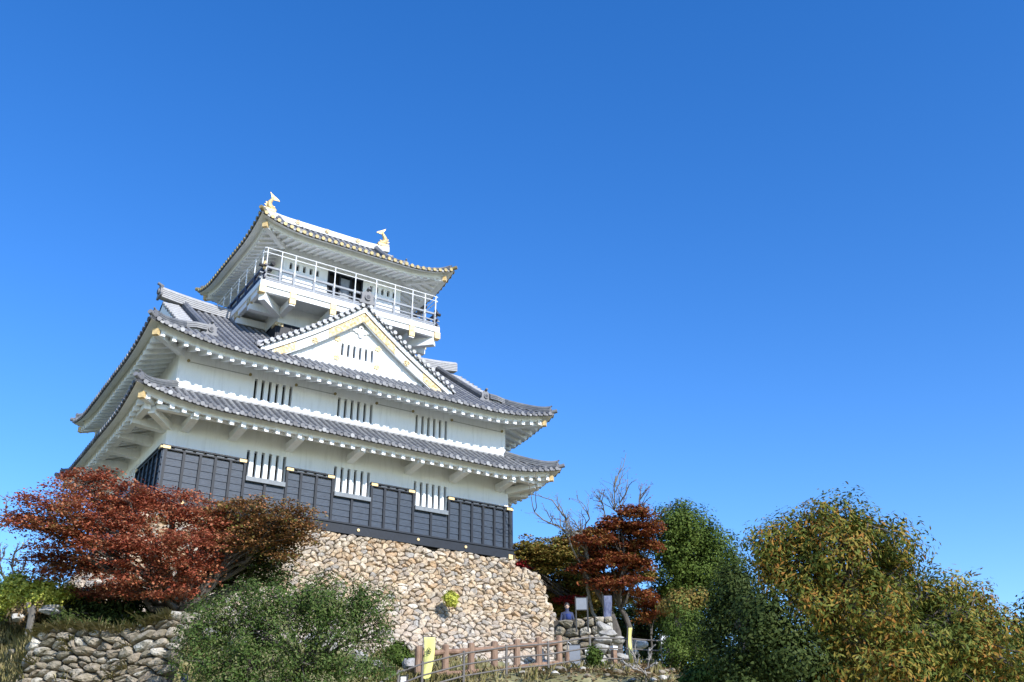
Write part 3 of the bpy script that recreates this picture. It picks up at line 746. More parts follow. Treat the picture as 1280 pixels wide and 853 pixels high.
# ------------------------------------------------------------ front dormer gable
def dormer():
    XH=4.2; ZR=9.30; ZF=6.44; YF=-.28; YG=.10
    def zd(x):
        t=abs(x)/XH; return ZR-(ZR-ZF)*(1.16*t-.16*t*t)
    def yend(x):
        # where main roof reaches zd
        lo=YC-r2.B; 
        for d in np.linspace(.1,r2.D,160):
            if r2.z(0,d,'F')>zd(x)+.0: return min(YC-r2.B+d,2.15)
        return 2.15
    g=MB(); V=[];F=[]
    xs=np.linspace(-XH,XH,41)
    for x in xs:
        ye=max(yend(x),YF+.2)
        for j in range(7): V.append((x,YF+(ye-YF)*j/6,zd(x)))
    for i in range(40):
        for j in range(6): q=i*7+j; F.append((q,q+7,q+8,q+1))
    g.add(V,F)
    # underside thickness
    V=[];F=[]
    for x in xs: V+=[(x,YF,zd(x)),(x,YF,zd(x)-.07),(x,YG+.05,zd(x)-.07)]
    for i in range(40):
        for k in range(2): q=i*3+k; F.append((q,q+1,q+4,q+3))
    g.add(V,F)
    o=g.build('gable_roof',TILED,castle)
    # rolls run down the slope
    rolls=MB()
    for y in np.arange(YF+.62,2.1,.277):
        for sx in (-1,1):
            pts=[]
            for x in np.linspace(.1,XH,24):
                if yend(x)<y: break
                pts.append((sx*x,y,zd(x)+.01))
            if len(pts)>1: rolls.tube(pts,.072,8)
    rolls.build('roll_tile',TILE,o)
    # verge: short rolls facing front
    PCAP=mat('pale_cap',(.42,.42,.42),.7,noise=.25,nscale=8)
    for sx in (-1,1):
        vt=MB(); vc=MB(); x=.18
        while x<XH+.02:
            z=zd(x)+.055
            vt.tube([(sx*x,YF-.10,z),(sx*x,YF+.34,z+.03)],.07,10)
            vc.tube([(sx*x,YF-.13,z),(sx*x,YF-.10,z)],.086,12)
            # pendant between
            xm=x+.13; zm=zd(xm)
            if xm<XH: vc.hexa([(sx*(xm-.07),YF-.06,zm-.07+.045),(sx*(xm+.07),YF-.06,zm-.07-.045),(sx*(xm+.07),YF-.02,zm-.07-.045),(sx*(xm-.07),YF-.02,zm-.07+.045),(sx*(xm-.09),YF-.06,zm+.06),(sx*(xm+.09),YF-.06,zm-.05),(sx*(xm+.09),YF-.02,zm-.05),(sx*(xm-.09),YF-.02,zm+.06)])
            x+=.225
        vt.build('verge_tile',TILE,o); vc.build('verge_tile_cap',PCAP,o)
    # raised verge ridge
    for sx in (-1,1):
        path=[(sx*x,YF+.42,zd(x)-.01+ (.12*max(0,(x-3.6)/.6)**2 if x>3.6 else 0)) for x in np.linspace(.12,XH-.02,20)]
        ridge_sweep(path,.22,.20,o,'descending_ridge',PLR,3,.065)
        c=path[-1]; onigawara((c[0],c[1],c[2]-.03),(sx,0),.34,o)
    ridge_sweep([(0,y,ZR-.03) for y in np.linspace(YF+.1,.84,6)],.26,.12,o,'ridge',PLR,3,.07)
    onigawara((0,YF-.02,ZR+.02),(0,-1),.66,o)
    # boards
    def board(off0,off1,y0,y1,xa,xb,nm,mt,n=16):
        for sx in (-1,1):
            m=MB()
            V=[];F=[]
            for x in np.linspace(xa,xb,n):
                k=1.18
                zt=zd(x)-.07
                V+=[(sx*x,y0,zt-off0*k),(sx*x,y0,zt-off1*k),(sx*x,y1,zt-off0*k),(sx*x,y1,zt-off1*k)]
            for i in range(n-1):
                q=i*4; F+=[(q,q+4,q+5,q+1),(q+2,q+3,q+7,q+6),(q,q+2,q+6,q+4),(q+1,q+5,q+7,q+3)]
            F+=[(0,1,3,2),((n-1)*4,(n-1)*4+2,(n-1)*4+3,(n-1)*4+1)]
            m.add(V,F); m.build(nm,mt,o)
    board(0,.19,YF+.04,YF+.16,0,XH-.08,'bargeboard',PL); board(.0,.15,YF+.16,YF+.30,0,XH-.1,'bargeboard',PL)
    board(.19,.54,YF+.13,YF+.22,0,3.65,'bargeboard',PL)
    board(.185,.205,YF+.09,YF+.13,0,3.62,'bronze_strip',mat('bronze_strip',(.20,.15,.07),.5,metal=.3))
    board(.21,.53,YF+.10,YF+.13,.0,1.45,'gilt_plate',GOLD); board(.21,.50,YF+.10,YF+.13,2.75,3.60,'gilt_plate',GOLD)
    # gable wall
    YG=.10; Xi=3.62
    zb=5.9
    hol=(-.78,.62,7.02,7.56)
    m=MB(); 
    def roofz(x): return zd(x)-.3
    xs2=sorted(set(list(np.linspace(-Xi,Xi,30))+[hol[0],hol[1]]))
    for a,b in zip(xs2[:-1],xs2[1:]):
        c=(a+b)/2
        if hol[0]<c<hol[1]:
            m.add([(a,YG,zb),(b,YG,zb),(b,YG,hol[2]),(a,YG,hol[2])],[(0,1,2,3)]); m.add([(a,YG,hol[3]),(b,YG,hol[3]),(b,YG,roofz(b)),(a,YG,roofz(a))],[(0,1,2,3)])
        else: m.add([(a,YG,min(zb,roofz(a))),(b,YG,min(zb,roofz(b))),(b,YG,roofz(b)),(a,YG,roofz(a))],[(0,1,2,3)])
    for k,(a,b) in enumerate((((hol[0],hol[2]),(hol[1],hol[2])),((hol[1],hol[2]),(hol[1],hol[3])),((hol[1],hol[3]),(hol[0],hol[3])),((hol[0],hol[3]),(hol[0],hol[2])))):
        m.add([(a[0],YG,a[1]),(a[0],YG+.2,a[1]),(b[0],YG+.2,b[1]),(b[0],YG,b[1])],[(0,1,2,3)])
    gw=m.build('gable_wall',PL,castle)
    m=MB(); m.box(-3.6,3.6,YG-.06,YG-.003,6.0,r2.z(0,YG-.06-(YC-r2.B),'F')+.12); m.build('sill_board',PL,gw)
    window(lambda s,z,oo:(s,YG-oo,z),hol,gw,n=6,slot=.11)
    m=MB(); m.box(-.95,.8,YG-.03,YG,6.88,6.92); m.box(-.95,.8,YG-.03,YG,7.64,7.68); m.box(-1.8,1.7,YG-.02,YG,7.68,7.695); m.build('wall_moulding',PL,gw)
    # gilt fittings
    for (x,z) in ((-.95,7.68),(.8,7.68),(-.95,6.88),(.8,6.88)):
        m=MB()
        for k in range(5):
            a=2*math.pi*k/5; m.disc((x+.09*math.cos(a),YG-.03,z+.07*math.sin(a)),(0,1,0),.055,.03,10)
        m.build('gilt_flower',GPALE,gw)
    for sx in (-1,1):
        x=sx*2.0; z=zd(2.0)-.07-.42*1.18; m=MB()
        for k in range(6):
            a=2*math.pi*k/6; m.disc((x+.09*math.cos(a),YF+.115,z+.09*math.sin(a)),(0,1,0),.06,.03,10)
        m.disc((x,YF+.1,z),(0,1,0),.06,.03,10); m.build('gilt_flower',GOLD,gw)
    # carved pendant
    m=MB(); zc=zd(0)-.07-.62*1.18-.28
    for (dx,dz,r_) in ((0,0,.16),(-.18,.02,.10),(.18,.02,.10),(-.33,.05,.07),(.33,.05,.07),(0,-.17,.09),(0,.18,.1),(-.46,.0,.05),(.46,.0,.05)):
        m.disc((dx,YG-.05-.01*r_,zc+dz),(0,1,0),r_,.07,14)
    m.build('pendant',PL,gw)
    m=MB(); m.disc((0,YG-.10,zc+.15),(0,1,0),.03,.06,8); m.build('pendant_boss',WAINL,gw)
dormer()

# ------------------------------------------------------------ brackets under the lower eave
for x in (-6.42,-4.72,-2.6,-.17,2.3,4.33,6.5):
    mb=MB(); mb.add([(x-.14,0,2.62),(x+.14,0,2.62),(x+.14,0,2.92),(x-.14,0,2.92),(x-.14,-1.12,2.74),(x+.14,-1.12,2.74),(x+.14,-1.12,2.92),(x-.14,-1.12,2.92)],[(0,3,2,1),(4,5,6,7),(0,1,5,4),(3,7,6,2),(0,4,7,3),(1,2,6,5)])
    mb.build('bracket',PL,castle)
for sx in (-1,1):
    for y in (.35,2.0,3.7,5.4,7.1,8.6):
        mb=MB(); a=sx*7.0;b=sx*8.15; mb.add([(a,y-.14,2.60),(a,y+.14,2.60),(a,y+.14,2.92),(a,y-.14,2.92),(b,y-.14,2.70),(b,y+.14,2.70),(b,y+.14,2.92),(b,y-.14,2.92)],[(0,3,2,1),(4,5,6,7),(0,1,5,4),(3,7,6,2),(0,4,7,3),(1,2,6,5)])
        mb.build('bracket',PL,castle)
    mb=MB(); mb.box(sx*7.86,sx*8.08,-.9,9.9,2.86,3.06); mb.build('eave_beam',PL,castle)
mb=MB(); mb.box(-7.7,7.7,-1.06,-.84,2.88,3.06); mb.build('eave_beam',PL,castle)
for sx in (-1,1):
    mb=MB(); mb.bar((sx*6.95,.05,2.72),(sx*7.8,-.8,2.90),.24,.26); mb.build('bracket',PL,castle)

# ------------------------------------------------------------ balcony
AB,BB=4.0,3.545
bal=None
def balcony():
    zf=9.92
    m=MB(); 
    for (x0,x1,y0,y1) in ((-AB,AB,YC-BB,YC-B3),(-AB,AB,YC+B3,YC+BB),(-AB,-A3,YC-B3,YC+B3),(A3,AB,YC-B3,YC+B3)): m.box(x0,x1,y0,y1,9.60,9.80)
    o=m.build('balcony',PL,castle)
    m=MB()
    for (x0,x1,y0,y1) in ((-AB-.06,AB+.06,YC-BB-.06,YC-BB+.10),(-AB-.06,AB+.06,YC+BB-.1,YC+BB+.06),(-AB-.06,-AB+.10,YC-BB+.10,YC+BB-.1),(AB-.1,AB+.06,YC-BB+.10,YC+BB-.1)):
        m.box(x0,x1,y0,y1,9.62,9.86)
    for (x0,x1,y0,y1) in ((-AB,AB,YC-BB,YC-BB+.16),(-AB,AB,YC+BB-.16,YC+BB),(-AB,-AB+.16,YC-BB+.16,YC+BB-.16),(AB-.16,AB,YC-BB+.16,YC+BB-.16)):
        m.box(x0,x1,y0,y1,9.38,9.598)
    m.build('edge_beam',PL,o)
    for sy in (-1,1):
        for x in (-2.67,-.92,.92,2.72):
            m=MB(); ye=YC+sy*(BB+.02); m.box(x-.12,x+.12,ye,YC+sy*B3,9.06,9.38); m.build('bracket',PL,o)
            m=MB(); m.box(x-.125,x+.125,ye+sy*.05,ye-sy*.12,9.36,9.62); m.box(x-.13,x+.13,ye+sy*.04,ye-sy*.12,9.12,9.36); m.build('gilt_cap',GPALE,o)
    for sx in (-1,1):
        for y in (YC-2.27,YC-.78,YC+.78,YC+2.27):
            m=MB(); xe=sx*(AB+.02); m.box(xe,sx*A3,y-.12,y+.12,9.06,9.38); m.build('bracket',PL,o)
            m=MB(); m.box(xe+sx*.05,xe-sx*.12,y-.125,y+.125,9.30,9.56); m.build('gilt_cap',GOLD,o)
        for sy in (-1,1):
            m=MB(); m.bar((sx*A3,YC+sy*B3,9.2),(sx*(AB-.1),YC+sy*(BB-.1),9.2),.26,.35); m.build('bracket',PL,o)
            m=MB(); cx,cy=sx*(AB+.02),YC+sy*(BB+.02); m.box(cx-sx*.2,cx+sx*.06,cy-sy*.2,cy+sy*.06,9.30,9.60); m.build('gilt_cap',GPALE,o)
    # railing
    posts=[-3.87,-3.26,-2.67,-1.79,-.92,.01,.98,1.87,2.73,3.34,3.87]; ps=[-3.3,-2.4,-1.4,-.45,.5,1.45,2.4,3.3]
    lo=MB()
    for sy in (-1,1):
        r=MB(); up=MB()
        y=YC+sy*(BB-.08)
        for z,w in ((9.98,.07),(10.22,.05),(10.53,.08)): r.box(-AB-.1,AB+.1,y-w/2,y+w/2,z-w/2,z+w/2)
        r.box(-AB,AB,y+sy*-.03-.02,y+sy*-.03+.02,10.06,10.12)
        for z in (11.16,11.37): up.tube([(-AB+.05,y+sy*.05,z),(AB-.05,y+sy*.05,z)],.02,6)
        r.build('railing',RAILG,o); up.build('safety_rail',RAILW,o)
    for sx in (-1,1):
        nv=MB(); up=MB()
        x=sx*(AB-.08)
        for z,w in ((9.98,.08),(10.22,.07),(10.53,.09)): nv.box(x-w/2,x+w/2,YC-BB-.1,YC+BB+.1,z-w/2,z+w/2)
        nv.box(x-.02,x+.02,YC-BB,YC+BB,9.88,10.16)
        for z in (11.16,11.37): up.tube([(x+sx*.05,YC-BB+.05,z),(x+sx*.05,YC+BB-.05,z)],.02,6)
        nv.build('railing',NAVY,o)['label']='dark navy side railing'; up.build('safety_rail',RAILW,o)
    for sy in (-1,1):
        y=YC+sy*(BB-.08)
        for x in posts:
            if sy>0 and x not in posts[::2]: continue
            m=MB(); m.box(x-.045,x+.045,y-.045,y+.045,9.862,10.62); m.build('rail_post',RAILG,o)
            m=MB(); m.tube([(x,y+sy*.05,10.4),(x,y+sy*.05,11.37)],.022,6); m.build('safety_post',RAILW,o)
    for sx in (-1,1):
        x=sx*(AB-.08)
        for t in ps:
            m=MB(); m.box(x-.05,x+.05,YC+t-.05,YC+t+.05,9.862,10.6); m.build('rail_post',NAVY,o)
            m=MB(); m.tube([(x+sx*-.12,YC+t,10.62),(x+sx*.04,YC+t,10.58),(x+sx*.05,YC+t,10.75),(x+sx*.05,YC+t,11.37)],.024,6); m.build('safety_post',RAILW,o)
        for sy in (-1,1):
            m=MB(); cx,cy=sx*(AB+.0),YC+sy*(BB+.0); m.tube([(cx-sx*.08,cy-sy*.08,10.4),(cx-sx*.08,cy-sy*.08,10.68),(cx-sx*.08,cy-sy*.08,10.78)],[.07,.085,.02],10); m.build('finial',GPALE if sx<0 else BLK,o)
            m=MB(); m.tube([(cx-sx*.1,cy-sy*.08,10.53),(cx+sx*.14,cy-sy*.08,10.55)],.07,10); m.build('rail_end_cap',BLK,o)
    # coin telescopes
    for (x,y) in ((-3.55,YC-BB+.55),(3.45,YC-BB+.55),(3.5,YC-BB+1.3)):
        m=MB(); m.tube([(x,y,9.8),(x,y,10.75)],.045,8); m.tube([(x-.05,y+.2,10.78),(x+.05,y-.28,10.88)],[.07,.10],10); m.box(x-.09,x+.09,y-.07,y+.07,10.66,10.82); m.build('telescope',BLK,o)
balcony()

# ------------------------------------------------------------ vegetation
def leaves(C,N,size,asp,flat,seed,droop=0.):
    """C centres (n,3), N normals; returns rhombic leaves as quads"""
    r=np.random.default_rng(seed); n=len(C)
    nr=N+r.normal(0,flat,(n,3)); nr/=np.linalg.norm(nr,axis=1,keepdims=True)+1e-9
    t=r.normal(0,1,(n,3)); t[:,2]-=droop; t-=nr*(t*nr).sum(1,keepdims=True); t/=np.linalg.norm(t,axis=1,keepdims=True)+1e-9
    b=np.cross(nr,t); s=size*r.uniform(.5,1.5,(n,1)); w=s*asp
    V=np.stack([C-t*s*.5,C+b*w*.5+t*s*.05+nr*w*.12,C+t*s*.5,C-b*w*.5+t*s*.05+nr*w*.12],1).reshape(-1,3)
    F=np.arange(4*n).reshape(n,4); return V,F
def crown(lobes,dens,size,asp,style,seed,clump=.4,per=60,droop=0.):
    """lobes: (u,v,ru,rv,D[,depth radius factor])"""
    r=np.random.default_rng(seed); VV=[];NN=[];cc=[]
    for lb in lobes:
        u,v,ru,rv,D=lb[:5]; c=at(u,v,D); k=D/FPX; ax=np.array([ru*k,rv*k]); dr=(lb[5] if len(lb)>5 else (ax[0]*.6+ax[1]*.4))
        area=4*math.pi*((ax[0]*ax[1]+ax[0]*dr+ax[1]*dr)/3); n=max(3,int(area*dens*1.55/(clump*clump)))
        d=r.normal(0,1,(n,3)); d/=np.linalg.norm(d,axis=1,keepdims=True); rad=r.uniform(.30,1.0,(n,1))**.6*(1+r.normal(0,.10,(n,1))); ws=r.random((n,1))<.07; rad=np.where(ws,r.uniform(1.05,1.32,(n,1)),rad)
        p=c+rad*(d[:,:1]*ax[0]*_r+d[:,1:2]*dr*_f+d[:,2:3]*ax[1]*_u)
        VV.append(p); o=p-c; o/=np.linalg.norm(o,axis=1,keepdims=True)+1e-9; NN.append(o)
    Pc=np.concatenate(VV); On=np.concatenate(NN); cs=clump*r.uniform(.5,1.3,len(Pc)); cnt=np.maximum(6,(1.35*per*(cs/clump)**1.5*r.uniform(.6,1.3,len(Pc))).astype(int))
    idx=np.repeat(np.arange(len(Pc)),cnt); m=len(idx)
    q=r.normal(0,1,(m,3)); q/=np.linalg.norm(q,axis=1,keepdims=True); q*=(r.uniform(.0,1,(m,1))**.5)
    if style=='layer':
        q[:,2]*=.28; q[:,:2]*=1.25; nrm=np.tile([0,-.15,1.],(m,1)); fl=.45
        q[:,2]-=.18*(q[:,0]**2+q[:,1]**2)
    else:
        nrm=On[idx]*.6+q*1.2+np.array([0,0,.45]); fl=.38
    pos=Pc[idx]+q*cs[idx][:,None]
    V,F=leaves(pos,nrm,size,asp,fl,seed+1,droop)
    return V,F,Pc
def limb(mb,a,b,r0,r1,seed,n=7,sag=.12):
    r=np.random.default_rng(seed); a=np.array(a,float);b=np.array(b,float);L=np.linalg.norm(b-a); pts=[];rad=[]
    off=np.cumsum(r.normal(0,L*.035,(n+1,3)),0); off-=np.linspace(0,1,n+1)[:,None]*off[-1]
    for i in range(n+1):
        t=i/n; pts.append(a+(b-a)*t+off[i]*(1 if 0<i<n else 0)+np.array([0,0,L*sag*math.sin(math.pi*t)])); rad.append(r0+(r1-r0)*t)
    mb.tube(pts,rad,7); return pts
def tree(name,label,cat,foot,fork,lobes,lmat,dens=.5,size=.08,asp=.7,style='clump',seed=1,clump=.4,per=60,trunk_r=.12,bark=None,twigs=40,group=None,extra=None,droop=0.,sub=1.0):
    foot=np.array(foot,float); fork=np.array(fork,float)
    o=empty(name,foot,label,cat,group); mb=MB(); r=np.random.default_rng(seed+50)
    pts=limb(mb,foot-np.array([0,0,.3]),fork,trunk_r*1.15,trunk_r*.75,seed,8,0)
    parts=[(lobes,lmat)]+(extra or [])
    allc=[]
    k=0
    for (lb,lm) in parts:
        V,F,Pc=crown(lb,dens,size,asp,style,seed+7*k,clump,per,droop); cr=npmesh('crown',V,F,lm,o); allc.append((lb,Pc)); k+=1
    for lb,Pc in allc:
        for j,l in enumerate(lb):
            c=at(l[0],l[1],l[4]); st=pts[-1-(j%2)]; sp=limb(mb,st,c,trunk_r*.5,trunk_r*.14,seed+j,8,.05)
            dd=np.linalg.norm(Pc-c,axis=1); near=np.argsort(dd)[:max(2,int(twigs/len(lb)*3))]
            for q in r.choice(near,min(len(near),max(2,int(twigs/len(lb)))),replace=False):
                limb(mb,sp[int(r.integers(3,9))],Pc[q],trunk_r*.13,.008,seed+int(q),4,.04)
    mb.build('trunk',bark or BARK,o,smooth=True)
    return o
def G(u,v,D):   # a foot on the ground below a picture point at depth D
    p=at(u,v,D); return np.array([p[0],p[1],gz(p[0],p[1])-.05])

DM=27.
tree('maple_tree','spreading red and rust maple in front of the left corner of the castle base','maple tree',G(222,800,DM-.3),at(222,755,DM-.2),
 [(38,648,40,12,DM-1),(70,622,45,13,DM-1),(105,604,42,18,DM),(150,622,45,20,DM),(95,648,50,18,DM-1),(140,665,55,24,DM-.8),(75,672,48,20,DM-.5),(200,640,50,20,DM+.2),(195,680,45,22,DM-1.2),(235,685,38,20,DM-1.5),(95,708,55,17,DM),(175,712,50,16,DM-1.3),(238,712,26,26,DM-1.6),(215,625,42,15,DM+.6),(255,650,45,20,DM),(55,700,30,10,DM),(120,690,60,22,DM+.6),(170,735,40,12,DM-1),(125,635,60,22,DM+.8),(260,690,35,24,DM),(210,735,26,14,DM-1.8),(120,738,40,8,DM+.4),(20,650,20,6,DM-1)],L_RED,
 dens=.62,size=.068,asp=.75,style='layer',seed=21,clump=.36,per=62,trunk_r=.19,twigs=110,
 extra=[([(310,635,38,16,DM),(345,655,38,20,DM),(300,665,42,20,DM),(360,640,28,16,DM),(340,685,34,18,DM+.2),(285,640,30,16,DM+.4),(378,655,14,14,DM),(320,665,50,24,DM+.6),(275,655,36,24,DM+.5),(365,672,26,14,DM+.2)],L_BRN),
        ([(300,695,42,24,DM+.8),(335,715,32,20,DM+.9),(290,725,34,22,DM+1),(260,735,26,22,DM+1),(345,690,30,18,DM+.7)],L_DKG)])  # dark lower lobes imitate the shadow under the maple by leaf colour
tree('maple_tree','dark green undergrowth below the red maple, shade put into its leaf colour','shrub',G(130,780,27.5),at(130,775,27.5),[(130,760,46,22,27.6),(92,748,24,9,28.2),(175,762,36,24,27.4),(190,790,30,26,26.5),(225,770,36,36,27.8),(155,780,30,14,26.8),(120,782,34,9,25.6),(175,790,34,12,25.2),(80,775,20,8,25.8)],L_DKG,dens=.5,size=.09,seed=31,clump=.3,per=50,trunk_r=.05,twigs=20).name='shrub'  # shadow under the maple painted as dark leaves
tree('shrub','broad green glossy shrub before the left half of the stone base','shrub',G(385,900,22),at(378,830,22),
 [(350,745,60,26,22),(300,765,55,30,22),(410,750,60,28,22.3),(460,755,36,26,22.5),(250,785,40,26,21.6),(330,790,60,32,21.5),(420,790,50,30,22),(470,790,24,26,22.4),(245,825,35,28,21),(300,835,50,30,21),(380,830,34,26,21.2),(440,835,42,28,21.6),(300,800,60,30,22.3),(400,770,60,28,22.6),(350,850,80,20,21.2),(480,835,22,18,22),(270,850,40,16,21)],L_SHR,
 dens=.45,size=.066,asp=.42,seed=41,clump=.30,per=66,trunk_r=.12,twigs=120)
tree('maple_tree','olive and rust maple rising behind the right end of the stone base','maple tree',G(700,790,45),at(702,765,45),
 [(668,695,26,20,45),(690,715,34,26,45),(715,680,30,18,45),(665,722,24,22,45),(722,715,26,28,45),(700,745,30,18,45),(745,690,24,20,45.5),(680,740,34,24,45.5),(655,735,20,22,45),(715,750,30,24,45.3),(690,765,36,18,45.6),(735,735,24,30,45.5),(660,690,26,14,44.6),(705,685,32,14,44.6),(740,672,22,12,44.8),(690,700,40,18,44.4)],L_OLV,dens=.6,size=.10,asp=.75,style='layer',seed=51,clump=.36,per=60,trunk_r=.13,twigs=50,
 extra=[([(645,702,10,9,44),(652,712,10,8,44),(712,748,16,5,43.5)],L_CRIM)])
tree('maple_tree','dark red maple between the bare pale tree and the green tree','maple tree',G(768,800,42),at(775,745,42),
 [(793,640,20,9,42),(768,655,24,9,42),(805,660,24,11,42),(742,672,26,10,41.6),(788,676,30,9,42.4),(815,682,16,8,42),(762,698,34,8,41.5),(735,708,20,8,41.6),(800,705,22,8,42.2),(765,725,38,8,41.4),(790,742,18,7,42),(748,690,18,8,42.4),(778,662,20,8,42.6)],L_DRED,dens=.62,size=.10,asp=.75,style='layer',seed=61,clump=.32,per=60,trunk_r=.13,bark=BARK,extra=[([(775,690,34,16,42.8),(795,715,26,16,42.8),(750,725,24,14,42.8),(770,745,26,10,42.8)],L_OLV)],twigs=60)
tree('maple_tree','small dark red maple low under the green tree','maple tree',G(815,810,43),at(814,785,43),[(812,750,16,12,43),(818,762,12,10,43),(805,768,12,8,43)],L_DRED,dens=.6,size=.09,style='layer',seed=65,clump=.3,per=50,trunk_r=.05,twigs=14)
tree('broadleaf_tree','round bright green tree beside the dark red maple','tree',G(845,810,44),at(848,770,44),
 [(845,655,28,26,44),(870,665,32,30,44),(895,690,28,28,44),(835,690,28,28,44),(865,705,36,32,43.6),(908,712,22,24,44),(840,725,24,24,44),(885,735,36,26,43.5),(850,745,30,18,44),(865,690,40,40,44.6),(880,760,40,24,44),(835,770,22,20,44.3),(855,640,20,14,44)],L_GRN,dens=.48,size=.11,asp=.55,seed=71,clump=.55,per=120,trunk_r=.16,twigs=70)
tree('shrub','olive yellow shrub topping the dark evergreen beside the pipe fence','shrub',G(850,820,33),at(852,790,33),[(850,752,24,10,33),(868,745,14,9,33),(838,762,16,8,33)],L_OLV,dens=.6,size=.09,seed=75,clump=.26,per=50,trunk_r=.05,twigs=16)
tree('evergreen_shrub','drooping grey green evergreen at the right end of the pipe fence','shrub',G(855,860,30),at(855,830,30),[(855,785,24,24,30),(845,812,22,24,29.8),(872,815,22,26,30),(855,840,30,18,29.6)],L_GRN,dens=.6,size=.09,asp=.35,seed=81,clump=.28,per=52,trunk_r=.07,twigs=24,droop=1.2)
tree('broadleaf_tree','evergreen with shade painted into its dark leaves between the green tree and the russet tree','tree',G(940,870,25),at(935,800,25),[(915,745,30,28,25),(935,770,36,34,25),(905,785,30,28,25),(960,790,40,34,18.3),(915,825,36,28,24.8),(925,722,22,14,25.4),(990,820,40,32,18),(950,765,30,26,18.4),(940,840,50,26,18.2),(1020,850,40,20,18)],L_DKG,dens=.75,size=.075,asp=.5,seed=91,clump=.42,per=150,trunk_r=.13,twigs=40)  # dark leaf colour replaces shade that nothing here casts
tree('shrub','light green shrub at the bottom edge under the dark evergreen','shrub',G(905,890,20),at(905,860,20),[(895,842,24,14,20),(925,850,22,14,20),(870,852,18,10,20.4)],L_YEL if False else L_GRN,dens=.65,size=.08,seed=95,clump=.22,per=46,trunk_r=.04,twigs=16)
tree('broadleaf_tree','large russet and gold broadleaf tree filling the right corner','tree',G(1075,960,19),at(1075,800,19),
 [(1000,665,38,26,19.3),(962,680,26,24,19.3),(1045,648,34,22,19),(1085,655,40,22,19),(1120,680,30,28,19),(985,710,42,28,19),(1050,695,44,30,18.6),(1105,715,40,30,18.8),(962,722,34,20,19.2),(1030,755,48,32,18.4),(1095,765,50,32,18),(1150,745,34,26,18.6),(1185,735,26,16,19),(1225,745,22,24,19.2),(1205,775,34,22,18.6),(1155,790,44,28,18),(1245,790,28,26,18.4),(1060,820,50,30,17.8),(1130,835,50,26,17.4),(1210,825,46,28,17.8),(1265,830,30,26,18)],L_CHE,
 dens=.42,size=.10,asp=.32,seed=101,clump=.40,per=130,trunk_r=.17,twigs=150,droop=1.1,
 extra=[([(1000,690,50,34,20),(1075,685,60,40,20),(1040,740,60,34,20),(1110,750,60,36,20),(1160,790,60,34,20),(1215,780,44,34,20),(1090,810,60,40,20),(1180,830,70,30,20),(1240,820,40,28,20),(1130,715,30,24,20)],L_CSHADE)])  # inner lobes carry the crown's shade as darker leaves
tree('maple_tree','crimson maple glimpsed through the russet tree','maple tree',G(1100,870,27),at(1100,790,27),[(1075,712,22,12,27),(1180,752,22,14,27),(1130,760,30,14,27)],L_DRED,dens=.6,size=.09,style='layer',seed=111,clump=.3,per=50,trunk_r=.09,twigs=20)
tree('broadleaf_tree','dark tree cut by the right edge of the view','tree',G(1300,870,24),at(1300,820,24),[(1295,800,30,28,24),(1310,770,30,30,24)],L_DKG,dens=.6,size=.1,seed=115,clump=.34,per=50,trunk_r=.1,twigs=20)
tree('broadleaf_tree','light green tree behind the signboard and the bare pale tree','tree',G(700,800,50),at(700,790,50),[(692,770,26,18,50),(730,765,28,22,50),(715,785,28,14,50),(760,780,22,20,50)],L_GRN,dens=.62,size=.11,seed=121,clump=.4,per=56,trunk_r=.1,twigs=24)
tree('conifer_tree','pale green conifer behind the thin yellow banner','tree',G(798,810,49),at(798,800,49),[(798,765,16,16,49),(800,785,22,16,49),(795,800,24,12,49)],L_GRN,dens=.7,size=.11,asp=.25,seed=125,clump=.3,per=60,trunk_r=.09,twigs=20)
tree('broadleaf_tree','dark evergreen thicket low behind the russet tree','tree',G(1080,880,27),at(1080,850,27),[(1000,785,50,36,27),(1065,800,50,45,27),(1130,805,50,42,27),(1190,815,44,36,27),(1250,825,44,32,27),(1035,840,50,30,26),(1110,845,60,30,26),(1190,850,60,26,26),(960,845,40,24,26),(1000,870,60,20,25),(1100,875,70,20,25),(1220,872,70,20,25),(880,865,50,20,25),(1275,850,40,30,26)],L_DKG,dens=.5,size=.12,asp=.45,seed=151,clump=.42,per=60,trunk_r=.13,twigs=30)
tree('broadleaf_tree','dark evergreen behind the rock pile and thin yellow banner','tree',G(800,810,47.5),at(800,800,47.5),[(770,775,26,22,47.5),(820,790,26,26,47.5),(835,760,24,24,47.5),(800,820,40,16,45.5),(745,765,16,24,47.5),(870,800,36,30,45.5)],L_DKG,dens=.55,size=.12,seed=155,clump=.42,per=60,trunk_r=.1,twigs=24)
# climbing shrub on the pipe fence, plants in and at the wall
tree('shrub','upright leafy shrub growing through the pipe fence','shrub',G(742,858,29.4),at(742,845,29.4),[(742,822,8,12,29.3),(740,842,14,12,29.2)],L_GRN,dens=.9,size=.075,seed=131,clump=.16,per=40,trunk_r=.02,twigs=10)
p=pf((.9+7)/15.5*16,BH-1.9)
tree('wall_plant','yellow green plant sprouting from the middle of the stone base','plant',at(563,754,37.4),at(563,750,37.2),[(563,747,8,6,37.1),(566,752,6,5,37.05)],L_YEL,dens=.9,size=.1,seed=135,clump=.14,per=30,trunk_r=.015,twigs=6)
tree('wild_plant','green weed clump left of the log fence','plant',G(497,830,30.5),at(497,822,30.5),[(497,815,14,10,30.4),(505,823,12,7,30.2)],L_GRN,dens=.8,size=.08,seed=137,clump=.16,per=36,trunk_r=.015,twigs=8)
